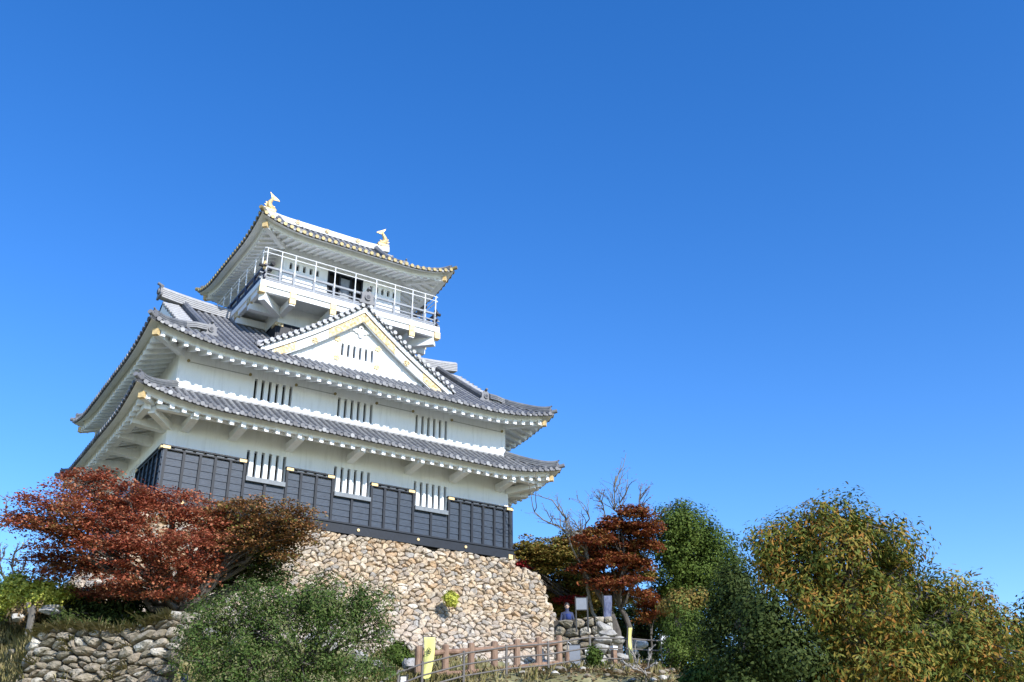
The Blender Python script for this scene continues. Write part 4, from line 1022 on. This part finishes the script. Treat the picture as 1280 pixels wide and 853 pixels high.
# left edge
tree('shrub','yellow green bush on the slope at the left edge','shrub',G(42,775,28.5),at(42,765,28.5),[(25,733,30,17,27),(60,738,28,13,27),(10,750,22,18,26.8),(85,745,16,8,27.6),(45,750,26,12,26.6)],L_YEL,dens=.65,size=.075,seed=141,clump=.22,per=44,trunk_r=.05,twigs=30)
tree('shrub','green bush cut by the left edge of the view','shrub',G(0,800,28),at(0,785,28),[(-2,760,16,22,28),(12,768,12,10,28)],L_GRN,dens=.7,size=.075,seed=145,clump=.22,per=44,trunk_r=.05,twigs=16)
tree('shrub','rust brown withered bush beside the grey stump at left','shrub',G(28,800,27),at(28,790,27),[(28,768,16,10,26.4),(40,760,14,10,26.4)],L_DRY,dens=.5,size=.06,seed=147,clump=.2,per=30,trunk_r=.03,twigs=24)
# bare trees
def bare(name,label,foot,tips,r0,seed,bark,fork=None,twn=10,lf=None):
    foot=np.array(foot,float); o=empty(name,foot,label,'bare tree'); mb=MB(); r=np.random.default_rng(seed)
    main=limb(mb,foot-np.array([0,0,.3]),fork,r0,r0*.7,seed,8,0); leafP=[]
    for j,t in enumerate(tips):
        a=main[-1] if j%3 else main[-3]; sp=limb(mb,a,t,r0*.5,.022,seed+j+1,9,.03)
        for k in range(twn):
            i=int(r.integers(4,10)); q=sp[i]; L=np.linalg.norm(np.array(t)-a)
            d=(np.array(t)-a)/L+r.normal(0,.55,3); d[2]+=.3; d/=np.linalg.norm(d); e=q+d*L*r.uniform(.15,.38)
            s2=limb(mb,q,e,.02,.009,seed+100+j*20+k,5,.02); leafP.append(e)
            for m_ in range(3):
                q2=s2[int(r.integers(2,6))]; d2=d+r.normal(0,.6,3); d2/=np.linalg.norm(d2); e2=q2+d2*L*r.uniform(.06,.16); mb.tube([q2,(q2+e2)/2+r.normal(0,.02,3),e2],[.009,.008,.006],4); leafP.append(e2)
    mb.build('trunk',bark,o,smooth=True)
    if lf is not None:
        P=np.array(leafP); P=np.repeat(P,lf[1],0)+r.normal(0,.09,(len(P)*lf[1],3)); V,F=leaves(P,np.tile([0,0,1.],(len(P),1)),.06,.6,1.,seed); npmesh('crown',V,F,lf[0],o)
    return o
bare('bare_tree','pale leafless tree standing above the rock pile',G(752,800,41.5),[at(668,640,41),at(690,625,41.4),at(720,655,41.4),at(735,640,41.6),at(700,660,41)],.09,201,BARKM,at(733,690,41.5),9,(L_DRY,1))
bare('bare_tree','tall thin leafless tree behind the dark red maple',G(772,805,44),[at(770,595,44),at(800,620,44),at(750,625,44),at(825,650,44),at(785,610,44)],.07,211,BARKM,at(768,680,44),11,(L_CRIM,1))
bare('bare_tree','dark leaning leafless trunk beside the signboard',G(762,800,41.5),[at(722,690,42),at(735,680,42),at(728,665,42)],.17,215,BARK,at(733,720,41.7),3)
bare('bare_tree','small twiggy leafless tree at the left edge',G(14,790,29.5),[at(5,695,29.5),at(20,690,29.5),at(32,705,29.5),at(-4,710,29.5)],.04,221,BARK,at(14,740,29.5),8,(L_YEL,1))
bare('bare_sapling','bare branching sapling in front of the pipe fence',G(806,862,27.5),[at(790,815,27.5),at(812,812,27.5),at(820,830,27.5),at(782,830,27.5)],.03,225,BARKP,at(806,838,27.5),5)
bare('bare_branch','leafless branch reaching in at the left edge',G(-60,790,27),[at(8,655,26.6),at(-5,640,26.6)],.05,229,BARK,at(-40,690,27),3)
# stump
p=G(40,775,26.2); s=empty('tree_stump',p,'weathered grey stump beside the rust brown bush','stump'); mb=MB()
q=at(41,760,26.2); mb.tube([p-np.array([0,0,.2]),p+(q-p)*.5,q,q+np.array([.03,0,.06])],[.12,.09,.085,.03],9); mb.tube([p+(q-p)*.7,q+np.array([-.15,0,.12])],[.05,.03],7); mb.build('trunk',BARKM,s)

# ------------------------------------------------------------ rocks
def rock(mb,c,r3_,seed,rot=0):
    rr=np.random.default_rng(seed); import bmesh
    bm=bmesh.new(); bmesh.ops.create_icosphere(bm,subdivisions=3 if max(r3_)>.3 else 2,radius=1.)
    K=rr.normal(0,1,(7,3)); K/=np.linalg.norm(K,axis=1,keepdims=True); h=rr.uniform(.55,.9,7)
    V=[]
    for v in bm.verts:
        p=np.array(v.co); 
        for k in range(7):
            t=p@K[k]-h[k]
            if t>0: p=p-K[k]*t*.92
        p+=.05*np.sin(p*6+seed)[[1,2,0]]
        p=p*np.array(r3_); c_,s_=math.cos(rot),math.sin(rot); p=np.array([p[0]*c_-p[1]*s_,p[0]*s_+p[1]*c_,p[2]]); V.append(p+np.array(c))
    mb.add(V,[tuple(v.index for v in f.verts) for f in bm.faces]); bm.free()
def rocks(lst,label,mt,group):
    for i,(u,v,ru,rv,D,rot) in enumerate(lst):
        k=D/FPX; c=at(u,v,D); mb=MB(); rock(mb,c,(ru*k,(ru*.6+rv*.4)*k,rv*k),300+i+int(u),rot)
        lb=label[i] if isinstance(label,list) else label
        cc=MB(); cc.v=[tuple(np.array(p)-c) for p in mb.v]; cc.f=mb.f; cc.mi=mb.mi; o=cc.build('rock',mt); o.location=tuple(c); tag(o,lb,'rock',group)
rocks([(753,786,12,9,34,0),(762,793,16,6,33.8,.3),(754,800,12,6,33.6,-.3),(752,812,12,8,33.2,.2),(748,826,11,7,33,0),(778,822,13,6,33,.2),(772,800,10,6,34,0),(800,806,12,7,34.3,0),(790,815,9,6,34,0),(765,812,8,6,33.4,0),(735,830,9,6,32,0),(798,830,9,5,32.6,.5)],
 ['pale rounded rock topmost of the rock pile','long pale rock under the topmost rock of the pile','tilted brown faced slab in the rock pile','broad white rock in the middle of the rock pile','white rock low in the pile by the shrub','flat pale rock right of the square wooden post','grey rock right of the tilted slab','dark grey rock right of the thin yellow banner','grey rock left of the thin yellow banner foot','small rock behind the square wooden post','tan rock left of the upright leafy shrub','small grey rock right of the pipe fence post'],ROCKW,'rocks of the pile behind the pipe fence')
rocks([(400,805,22,18,24.6,0),(272,790,18,14,24.5,0),(450,822,13,9,27,.4),(432,838,10,8,26.5,0),(470,832,10,7,27.5,0),(300,820,16,10,24,.3)],
 ['large pale grey rock seen through the glossy shrub','pale rock seen through the left of the glossy shrub','pale rock right of the glossy shrub','small rock at the right foot of the glossy shrub','brownish rock on the bank left of the log fence','grey rock low behind the glossy shrub'],ROCK,'rocks on the bank behind the shrub')
rocks([(22,772,11,6,26.2,.2),(62,765,14,5,26.2,0),(515,832,15,12,29.6,.4),(70,762,18,6,26.6,.3),(110,742,14,7,28.6,0),(128,735,9,6,28.8,0)],
 ['dark tan rock between bushes at the left edge','weathered rock beside the yellow green bush','dark rock left of the first fence log','long rock on the slope above the rough stone wall','pale rock on the slope left of the maple','small pale rock beside the castle base corner'],ROCK,'rocks on the left slope')

# rough retaining wall lower left ------------------------------------------------
a=at(47,795,24.2); b=at(215,798,23.2)
wdir=(b-a)*np.array([1,1,0]); WL=float(np.linalg.norm(wdir)); wdir/=WL; zt=float(a[2])
wallo=empty('retaining_wall',(float(a[0]),float(a[1]),zt-2.4),'rough low wall of stacked grey and tan stones at the lower left','stone wall')
bw=np.array([wdir[1],-wdir[0],0])   # outward
if bw[1]>0:bw=-bw
def ptA(u,v):
    h=2.4-v; return np.array([a[0],a[1],zt])+wdir*(u-.18*h)+bw*(.12*h)+np.array([0,0,-h+.10*math.sin(u*2.1)+.03*u])
mb=MB(); stones(mb,voronoi(WL+.5,2.45,.31,.135,jit=.7,seed=21,big=.30),dface(ptA),.22,9,gap=.94)
def ptB(u,v):
    h=2.4-v; p0=np.array([a[0],a[1],zt])-wdir*.18*h+bw*.12*h
    return p0+(-bw)*(4.0-u)+np.array([0,0,-h])
stones(mb,voronoi(4.0,2.4,.5,.24,jit=.42,seed=22,big=.15),dface(ptB),.18,10)
def ptT(u,v): return np.array([a[0],a[1],zt])+wdir*u-bw*v+np.array([0,0,.10*math.sin(u*2.1)+.03*u-.02])
stones(mb,voronoi(WL+.5,.75,.5,.35,seed=23,big=.2),dface(ptT),.12,11)
mb.build('stone_facing',STONE2,wallo)
mb=MB(); V=[];F=[];n=8
for fn,w,h in ((ptA,WL+.5,2.4),(ptB,4.,2.4),(ptT,WL+.5,.8)):
    g=dface(fn); V=[];F=[]
    for i in range(n+1):
        for j in range(n+1): V.append(g(w*i/n,h*j/n,-.05))
    for i in range(n):
        for j in range(n): q=i*(n+1)+j; F.append((q,q+n+1,q+n+2,q+1))
    mb.add(V,F)
mb.build('rubble_core',GAP,wallo)
# low shaded wall right behind the rock pile
a2=at(702,778,36.6); b2=at(748,777,36.2); d2=(b2-a2)*np.array([1,1,0]); L2=float(np.linalg.norm(d2)); d2/=L2; a2=a2-d2*.3
lw=empty('low_wall',(float(a2[0]),float(a2[1]),float(a2[2])-1.5),'low shaded stone wall under the signboard','stone wall')
def ptL(u,v): return np.array([a2[0],a2[1],a2[2]-1.5])+d2*u+np.array([0,0,v])
mb=MB(); stones(mb,voronoi(L2+.8,1.6,.42,.26,seed=31),dface(ptL),.13,12)
c=ptL(0,0); mb.build('stone_facing',STONE2,lw)
mb=MB(); mb.bar(ptL(0,.8)+np.array([d2[1]*-.3,d2[0]*.3,0]),ptL(L2+.8,.8)+np.array([d2[1]*-.3,d2[0]*.3,0]),.5,1.56); mb.build('rubble_core',GAP,lw)

# ------------------------------------------------------------ log fence
tops=[(523.7,808,28.4),(557,806,28.9),(589,804,29.4),(618,802,29.9),(646,799.5,30.4),(673,797,30.9),(698.5,795,31.4)]
fence=empty('log_fence',at(524,853,28.4),'brown log fence in front of the stone base','fence'); 
TP=[at(*t) for t in tops]
for k,t in enumerate(TP):
    mb=MB(); zb=min(gz(t[0],t[1])-.3,t[2]-1.3)
    mb.tube([(t[0],t[1],zb),(t[0],t[1],(zb+t[2])/2),(t[0],t[1],t[2]-.03),(t[0],t[1],t[2])],[.108,.104,.102,.08],12); mb.build('post',LOG,fence,smooth=False)
for dz in (-.20,-.80):
    for k in range(6):
        mb=MB(); p=TP[k]+np.array([0,0,dz]); q=TP[k+1]+np.array([0,0,dz]); mb.tube([p,(p+q)/2+np.array([0,0,-.015]),q],[.076,.082,.074],10); mb.build('rail',LOGH,fence)
t=at(709.5,814,31.8); sp_=empty('short_log_post',(t[0],t[1],gz(t[0],t[1])),'short log post right of the log fence end','post'); mb=MB(); mb.tube([(t[0],t[1],t[2]-1),(t[0],t[1],t[2]-.02),(t[0],t[1],t[2])],[.1,.095,.07],12); mb.build('post',LOG,sp_); mb=MB(); mb.disc((t[0],t[1],t[2]+.004),(0,0,1),.068,.01,12); mb.build('post_top',LOGH,sp_)
# pipe fence
pp=[(498,841,25.2),(528,830,26.4),(580,817,27.3),(633,809,28.2),(685,805,29),(737,797,29.8),(789,799,30.4),(833,802,30.9)]
pf_=empty('pipe_fence',at(640,853,28),'low grey brown three rail pipe fence running past the log fence and rock pile','fence'); PPt=[at(*t) for t in pp]
for k,t in enumerate(PPt):
    mb=MB(); mb.tube([(t[0],t[1],t[2]-1.02),(t[0],t[1],t[2]+.06)],.036,8); mb.build('post',PIPE,pf_)
for k in range(len(PPt)-1):
    for dz in (0,-.29,-.58):
        mb=MB(); mb.tube([PPt[k]+np.array([0,0,dz]),PPt[k+1]+np.array([0,0,dz])],.023,8); mb.build('rail',PIPE,pf_)
t0=at(470,856,24.3)
for dz in (0,-.29,-.58):
    mb=MB(); mb.tube([PPt[0]+np.array([0,0,dz]),t0+np.array([0,0,dz])],.023,8); mb.build('rail',PIPE,pf_)
# ------------------------------------------------------------ banners
def cloth(u0,v0,h,w,D,mt,name,label,cat,taper=.25,emblem=False,twist=0,seed=0,pole=None):
    tl=at(u0,v0,D); o=empty(name,(tl[0],tl[1],tl[2]-h),label,cat); n=24;m=10; V=[];F=[]
    R0=_r0
    for i in range(n+1):
        t=i/n
        for j in range(m+1):
            s=j/m; ww=w*(1-taper*t**1.3); x=s*ww+.02*math.sin(t*5+seed); y=.05*math.sin(s*5+t*4+seed)*(t+.2)+twist*.2*math.sin(t*7)*(s)
            z=-t*h*(1-.0*s)-(0.0 if t<.85 else 0)
            if t>.8: z+= (t-.8)/.2*s*.28*h*.35
            V.append(tl+R0*x+np.array([_f[0],_f[1],0])*y+np.array([0,0,z]))
    for i in range(n):
        for j in range(m): q=i*(m+1)+j; F.append((q,q+1,q+m+2,q+m+1))
    mb=MB(); mb.add(V,F); c=mb.build('cloth',mt,o,smooth=True); md=c.modifiers.new('th','SOLIDIFY'); md.thickness=.006
    if emblem:
        mb=MB(); cx=w*.47; cz=-h*.30; fw=np.array([_f[0],_f[1],0]); fw/=np.linalg.norm(fw)
        base_=tl+R0*cx+np.array([0,0,cz])-fw*.06
        def ring(r0,r1,n=24,cx_=0,cz_=0,sx=1):
            V=[];F=[]
            for k in range(n):
                a=2*math.pi*k/n
                for r_ in (r0,r1): V.append(base_+R0*(cx_+r_*math.cos(a))*.8+np.array([0,0,cz_+r_*math.sin(a)*1.15]))
            for k in range(n): F.append((2*k,2*k+1,(2*k+3)%(2*n),(2*k+2)%(2*n)))
            mb.add(V,F)
        for k in range(5):
            a=math.pi/2+2*math.pi*k/5; ring(.022,.034,14,.052*math.cos(a),.052*math.sin(a))
        ring(.010,.022,12); 
        for k in range(5):
            a=math.pi/2+2*math.pi*(k+.5)/5; ring(.0,.009,8,.072*math.cos(a),.072*math.sin(a))
        e=mb.build('crest_mark',INK,o)
    if pole:
        mb=MB(); p=tl+R0*-.02; mb.tube([(p[0],p[1],p[2]+.06),(p[0],p[1],p[2]-pole)],.012,8); mb.tube([(p[0],p[1],p[2]+.02),tuple(np.array([p[0],p[1],p[2]+.02])+R0*w)],.008,6); mb.build('pole',BLK,o)
    return o
cloth(530,797,1.22,.30,27.6,YEL,'banner','upright yellow banner with a dark round crest tied to the fence','banner',taper=.35,emblem=True,pole=1.7)
cloth(785,785,1.12,.10,30.2,YEL,'banner','narrow folded yellow banner twisted on its pole behind the pipe fence','banner',taper=.2,twist=1,seed=2,pole=1.7)
cloth(754,745,1.25,.32,40.5,BLUEW,'banner','faded blue and white banner hanging between the tree trunks','banner',taper=.1,seed=1,pole=1.6)
# signs
def sign(u0,v0,u1,v1,D,mt,label,legs=0,name='signboard',fr=BLK):
    a=at(u0,v0,D); w=(u1-u0)*D/FPX; h=(v1-v0)*D/FPX*1.08; fw=np.array([_f[0],_f[1],0]); fw/=np.linalg.norm(fw)
    o=empty(name,(a[0],a[1],a[2]-h-legs),label,'sign'); mb=MB(); c=a+_r0*w/2-np.array([0,0,h/2])
    mb.bar(c-_r0*w/2,c+_r0*w/2,.04,h); mb.build('board',mt,o)
    if legs:
        for s in (-1,1):
            m=MB(); p=c+_r0*(w/2+.02)*s+fw*.0; m.tube([p+np.array([0,0,h/2+.05]),p-np.array([0,0,h/2+legs])],.03,8); m.build('post',fr,o)
    m=MB(); m.bar(c-_r0*(w/2+.02)+np.array([0,0,h/2+.015]),c+_r0*(w/2+.02)+np.array([0,0,h/2+.015]),.05,.03); m.bar(c-_r0*(w/2+.02)-np.array([0,0,h/2+.015]),c+_r0*(w/2+.02)-np.array([0,0,h/2+.015]),.05,.03); m.build('frame',fr,o)
    return o
sign(720,748,733,761,35.5,BOARD,'grey signboard on two black posts above the low shaded wall',legs=.75)
sign(711.5,807,725,833,31.0,BOARD,'plain grey panel standing right of the short log post')
sign(732,814,736,823,31.5,WHT,'tiny white plate beside the upright leafy shrub',name='plate',fr=WHT)
sign(826,795,834,804,32.0,WHT,'small pale board at the right end of the pipe fence',legs=.9)
sign(501,846,508,858,25.6,WHT,'small white board below the first pipe fence post',legs=.3)
t=at(767,808,32.2); o=empty('square_post',(t[0],t[1],t[2]-1),'short brown square post with a white top before the rock pile','post'); mb=MB(); mb.box(t[0]-.07,t[0]+.07,t[1]-.07,t[1]+.07,t[2]-1,t[2]-.12); mb.build('post',LOGH,o); mb=MB(); mb.box(t[0]-.09,t[0]+.09,t[1]-.09,t[1]+.09,t[2]-.12,t[2]); mb.build('post_cap',WHT,o)
# rope barrier right of base
t=at(709,802,32.5); o=empty('rope_stanchion',(t[0],t[1],t[2]-.8),'thin pole with a rope at the foot of the base corner','post'); mb=MB(); mb.tube([t-np.array([0,0,.8]),t],.022,8); mb.build('post',PIPE,o); mb=MB(); q=at(722,808,32.5); mb.tube([t,(t+q)/2-np.array([0,0,.05]),q],.012,6); mb.build('rope',WHT,o)
# white pole + cable left
p=at(73,738,32); q=at(79,704,32); o=empty('white_pole',p,'thin white pole on the slope left of the maple','pole'); mb=MB(); mb.tube([p-np.array([0,0,.6]),q],[.04,.03],8); mb.tube([q,q+np.array([0,0,.12])],[.05,.05],8); mb.build('pole',WHT,o)
mb=MB(); c0=at(-260,640,36); q2=q+np.array([0,0,.05]); mb.tube([c0+(q2-c0)*t-np.array([0,0,1.]) *1.2*4*t*(1-t)*.35 for t in np.linspace(0,1,20)],.014,6); tag(mb.build('overhead_cable',BLK),'thin black cable crossing the sky at the left edge','cable')
# blue and white cloth behind shrub
cloth(228,842,.5,.16,23,BLUEW,'cloth_bundle','scrap of blue and white cloth at the bottom left of the glossy shrub','cloth',taper=-.3,seed=4)

# ------------------------------------------------------------ person behind the low wall
def person():
    c=at(709,773.5,37.6); fw=-np.array([_f[0],_f[1],0]); fw/=np.linalg.norm(fw); x=_r0
    foot=c+np.array([0,0,-1.15])
    o=empty('person',foot,'person with dark hair in a dark jacket and blue top behind the low wall','person')
    Z=lambda px,py,pz: foot+x*px+fw*py+np.array([0,0,pz])
    V=[Z(0,0,.86),Z(0,0,1.1),Z(0,0,1.3),Z(0,.02,1.4),Z(0,.03,1.5),Z(0,.03,1.62),
       Z(-.1,0,.82),Z(-.1,.03,.45),Z(-.1,0,.06),Z(-.1,.14,.03),Z(.1,0,.82),Z(.1,.03,.45),Z(.1,0,.06),Z(.1,.14,.03),
       Z(-.18,0,1.33),Z(-.24,.02,1.07),Z(-.2,.16,.88),Z(-.19,.2,.84),Z(.18,0,1.33),Z(.24,.02,1.07),Z(.2,.16,.88),Z(.19,.2,.84)]
    E=[(0,1),(1,2),(2,3),(3,4),(4,5),(0,6),(6,7),(7,8),(8,9),(0,10),(10,11),(11,12),(12,13),(2,14),(14,15),(15,16),(16,17),(2,18),(18,19),(19,20),(20,21)]
    rd=[.14,.13,.14,.055,.085,.085,.09,.06,.04,.035,.09,.06,.04,.035,.06,.045,.032,.03,.06,.045,.032,.03]
    me=bpy.data.meshes.new('body'); me.from_pydata([tuple(v-foot) for v in V],E,[]); b=bpy.data.objects.new('body',me); scn.collection.objects.link(b); b.parent=o
    sk=b.modifiers.new('skin','SKIN'); me.skin_vertices[0].data[0].use_root=True
    for i,r_ in enumerate(rd): me.skin_vertices[0].data[i].radius=(r_,r_)
    b.modifiers.new('sub','SUBSURF').levels=2; b.modifiers['sub'].render_levels=2
    me.materials.append(mat('dark_jacket',(.03,.04,.09),.8,noise=.2))
    mb=MB()
    hc=Z(0,.035,1.585); import bmesh
    def ell(mb,c,r,n=12,zmin=None):
        V=[];F=[]
        for i in range(n+1):
            th=math.pi*i/n
            for k in range(n):
                ph=2*math.pi*k/n; V.append(c+x*r[0]*math.sin(th)*math.cos(ph)+fw*r[1]*math.sin(th)*math.sin(ph)+np.array([0,0,r[2]*math.cos(th)]))
        for i in range(n):
            for k in range(n): F.append((i*n+k,(i+1)*n+k,(i+1)*n+(k+1)%n,i*n+(k+1)%n))
        mb.add(V,F)
    ell(mb,hc+fw*.012,(.078,.09,.115)); ell(mb,hc+fw*.105-np.array([0,0,.01]),(.012,.02,.02)); ell(mb,hc+x*.08,(.012,.02,.03)); ell(mb,hc-x*.08,(.012,.02,.03))
    mb.build('face',mat('skin',(.5,.33,.25),.6),o,smooth=True)
    mb=MB(); ell(mb,hc-fw*.010+np.array([0,0,.045]),(.098,.108,.105)); mb.build('hair',mat('dark_hair',(.02,.015,.012),.5),o,smooth=True)
    mb=MB()
    for s in (-1,1): ell(mb,hc+fw*.098+x*.03*s+np.array([0,0,.005]),(.01,.006,.006),8)
    mb.build('eyes',BLK,o)
    mb=MB(); mb.sweep([Z(.03,.03,1.05),Z(.03,.03,1.2),Z(.03,.03,1.3)],[(.12*math.cos(t),.13*math.sin(t)) for t in np.linspace(0,2*math.pi,16,endpoint=False)],up=tuple(fw)); mb.build('top',mat('blue_shirt',(.012,.03,.14),.8),o,smooth=True)
person()

# ------------------------------------------------------------ grass tufts, litter (stuff)
def grass(name,zones,n,h,mt,seed):
    r=np.random.default_rng(seed); P=[]
    for (cx,cy,rx,ry,w) in zones:
        k=int(n*w); P.append(np.stack([cx+r.normal(0,rx,k),cy+r.normal(0,ry,k)],1))
    P=np.concatenate(P); z=ground(P[:,0],P[:,1]); m=len(P)
    keep=~((P[:,0]>-9)&(P[:,0]<8.6)&(P[:,1]>-1.6)); P=P[keep]; z=z[keep]; m=len(P)
    # tufts : several blades per point
    k=7; B=np.repeat(np.concatenate([P,z[:,None]],1),k,0)+np.concatenate([r.normal(0,.06,(m*k,2)),np.full((m*k,1),-.05)],1)
    ang=r.uniform(0,6.28,m*k); hh=h*r.uniform(.4,1.3,m*k); ln=np.stack([np.cos(ang),np.sin(ang)],1)*(hh*r.uniform(.1,.8,m*k))[:,None]
    wd=np.stack([-np.sin(ang),np.cos(ang),0*ang],1)*.012
    mid=B+np.concatenate([ln*.4,(hh*.65)[:,None]],1); tip=B+np.concatenate([ln,hh[:,None]],1)
    V=np.stack([B-wd,B+wd,mid+wd*.8,tip,mid-wd*.8],1).reshape(-1,3); F=np.arange(5*len(B)).reshape(-1,5)
    o=npmesh(name,V,F,mt); tag(o,'dry and green grass on the banks below the castle','grass',kind='stuff')
zs=[]
for (u,v,D,s,w) in ((10,800,25.5,1.4,.12),(50,770,26.5,1.2,.14),(100,750,28.5,1.1,.14),(110,780,25.5,.8,.05),(170,785,24.6,.8,.04),(480,835,28,1.0,.1),(520,845,28.5,1.0,.06),(620,848,30,2.0,.05),(790,850,29.5,1.6,.015),(560,842,32,1.5,.04)):
    q=at(u,v,D); zs.append((q[0],q[1],s,s,w))
grass('grass',zs,9000,.30,GRASS,401)
def wallgrass():
    r=np.random.default_rng(77); B=[]
    for _ in range(70):
        u=r.uniform(0,WL); v=r.choice([2.4,2.4,r.uniform(.4,2.3)]); c=dface(ptA)(u,min(v,2.38),.06)
        for k in range(26): B.append(c+r.normal(0,.07,3)*np.array([1,1,.4]))
    B=np.array(B); m=len(B); h=.26*r.uniform(.4,1.3,m); d=np.stack([bw[0]*.5+r.normal(0,.4,m),bw[1]*.5+r.normal(0,.4,m),r.uniform(.2,1,m)],1)*h[:,None]
    wd=np.cross(d,[0,0,1.]); wd/=np.linalg.norm(wd,axis=1,keepdims=True)+1e-9; wd*=.010
    V=np.stack([B-wd,B+wd,B+d*.6+wd*.7,B+d+np.array([0,0,-.05]),B+d*.6-wd*.7],1).reshape(-1,3)
    tag(npmesh('grass',V,np.arange(5*m).reshape(-1,5),GRASS),'tufts of dry grass growing out of the rough stone wall','grass',kind='stuff')
wallgrass()
# fallen leaves and small stones near pipe fence
def litter():
    r=np.random.default_rng(5); q=at(790,850,29); P=np.stack([q[0]+r.normal(0,1.6,3500),q[1]+r.normal(0,.9,3500)],1); z=ground(P[:,0],P[:,1])+.09
    V,F=leaves(np.concatenate([P,z[:,None]],1),np.tile([0,0,1.],(len(P),1)),.11,.7,.4,6); tag(npmesh('leaf_litter',V,F,L_DRY),'fallen brown leaves below the pipe fence','leaf litter',kind='stuff')
litter()
def rubble():
    mb=MB(); r=np.random.default_rng(55)
    for (u,v,D,sx,sy,n) in ((620,850,29.5,2.2,.8,60),(780,848,29,1.6,.9,70),(500,840,28,1.0,.8,30),(30,800,25.5,1.0,1.2,25)):
        q=at(u,v,D)
        for k in range(n):
            x=q[0]+r.normal(0,sx); y=q[1]+r.normal(0,sy); a=r.uniform(.05,.17); rock(mb,(x,y,gz(x,y)+a*.25+.05),(a*r.uniform(.8,1.6),a,a*.6),int(k+u),r.uniform(0,3)) 
    tag(mb.build('rubble',STONE2),'loose stones lying on the banks below the castle','rubble',kind='stuff')
rubble()
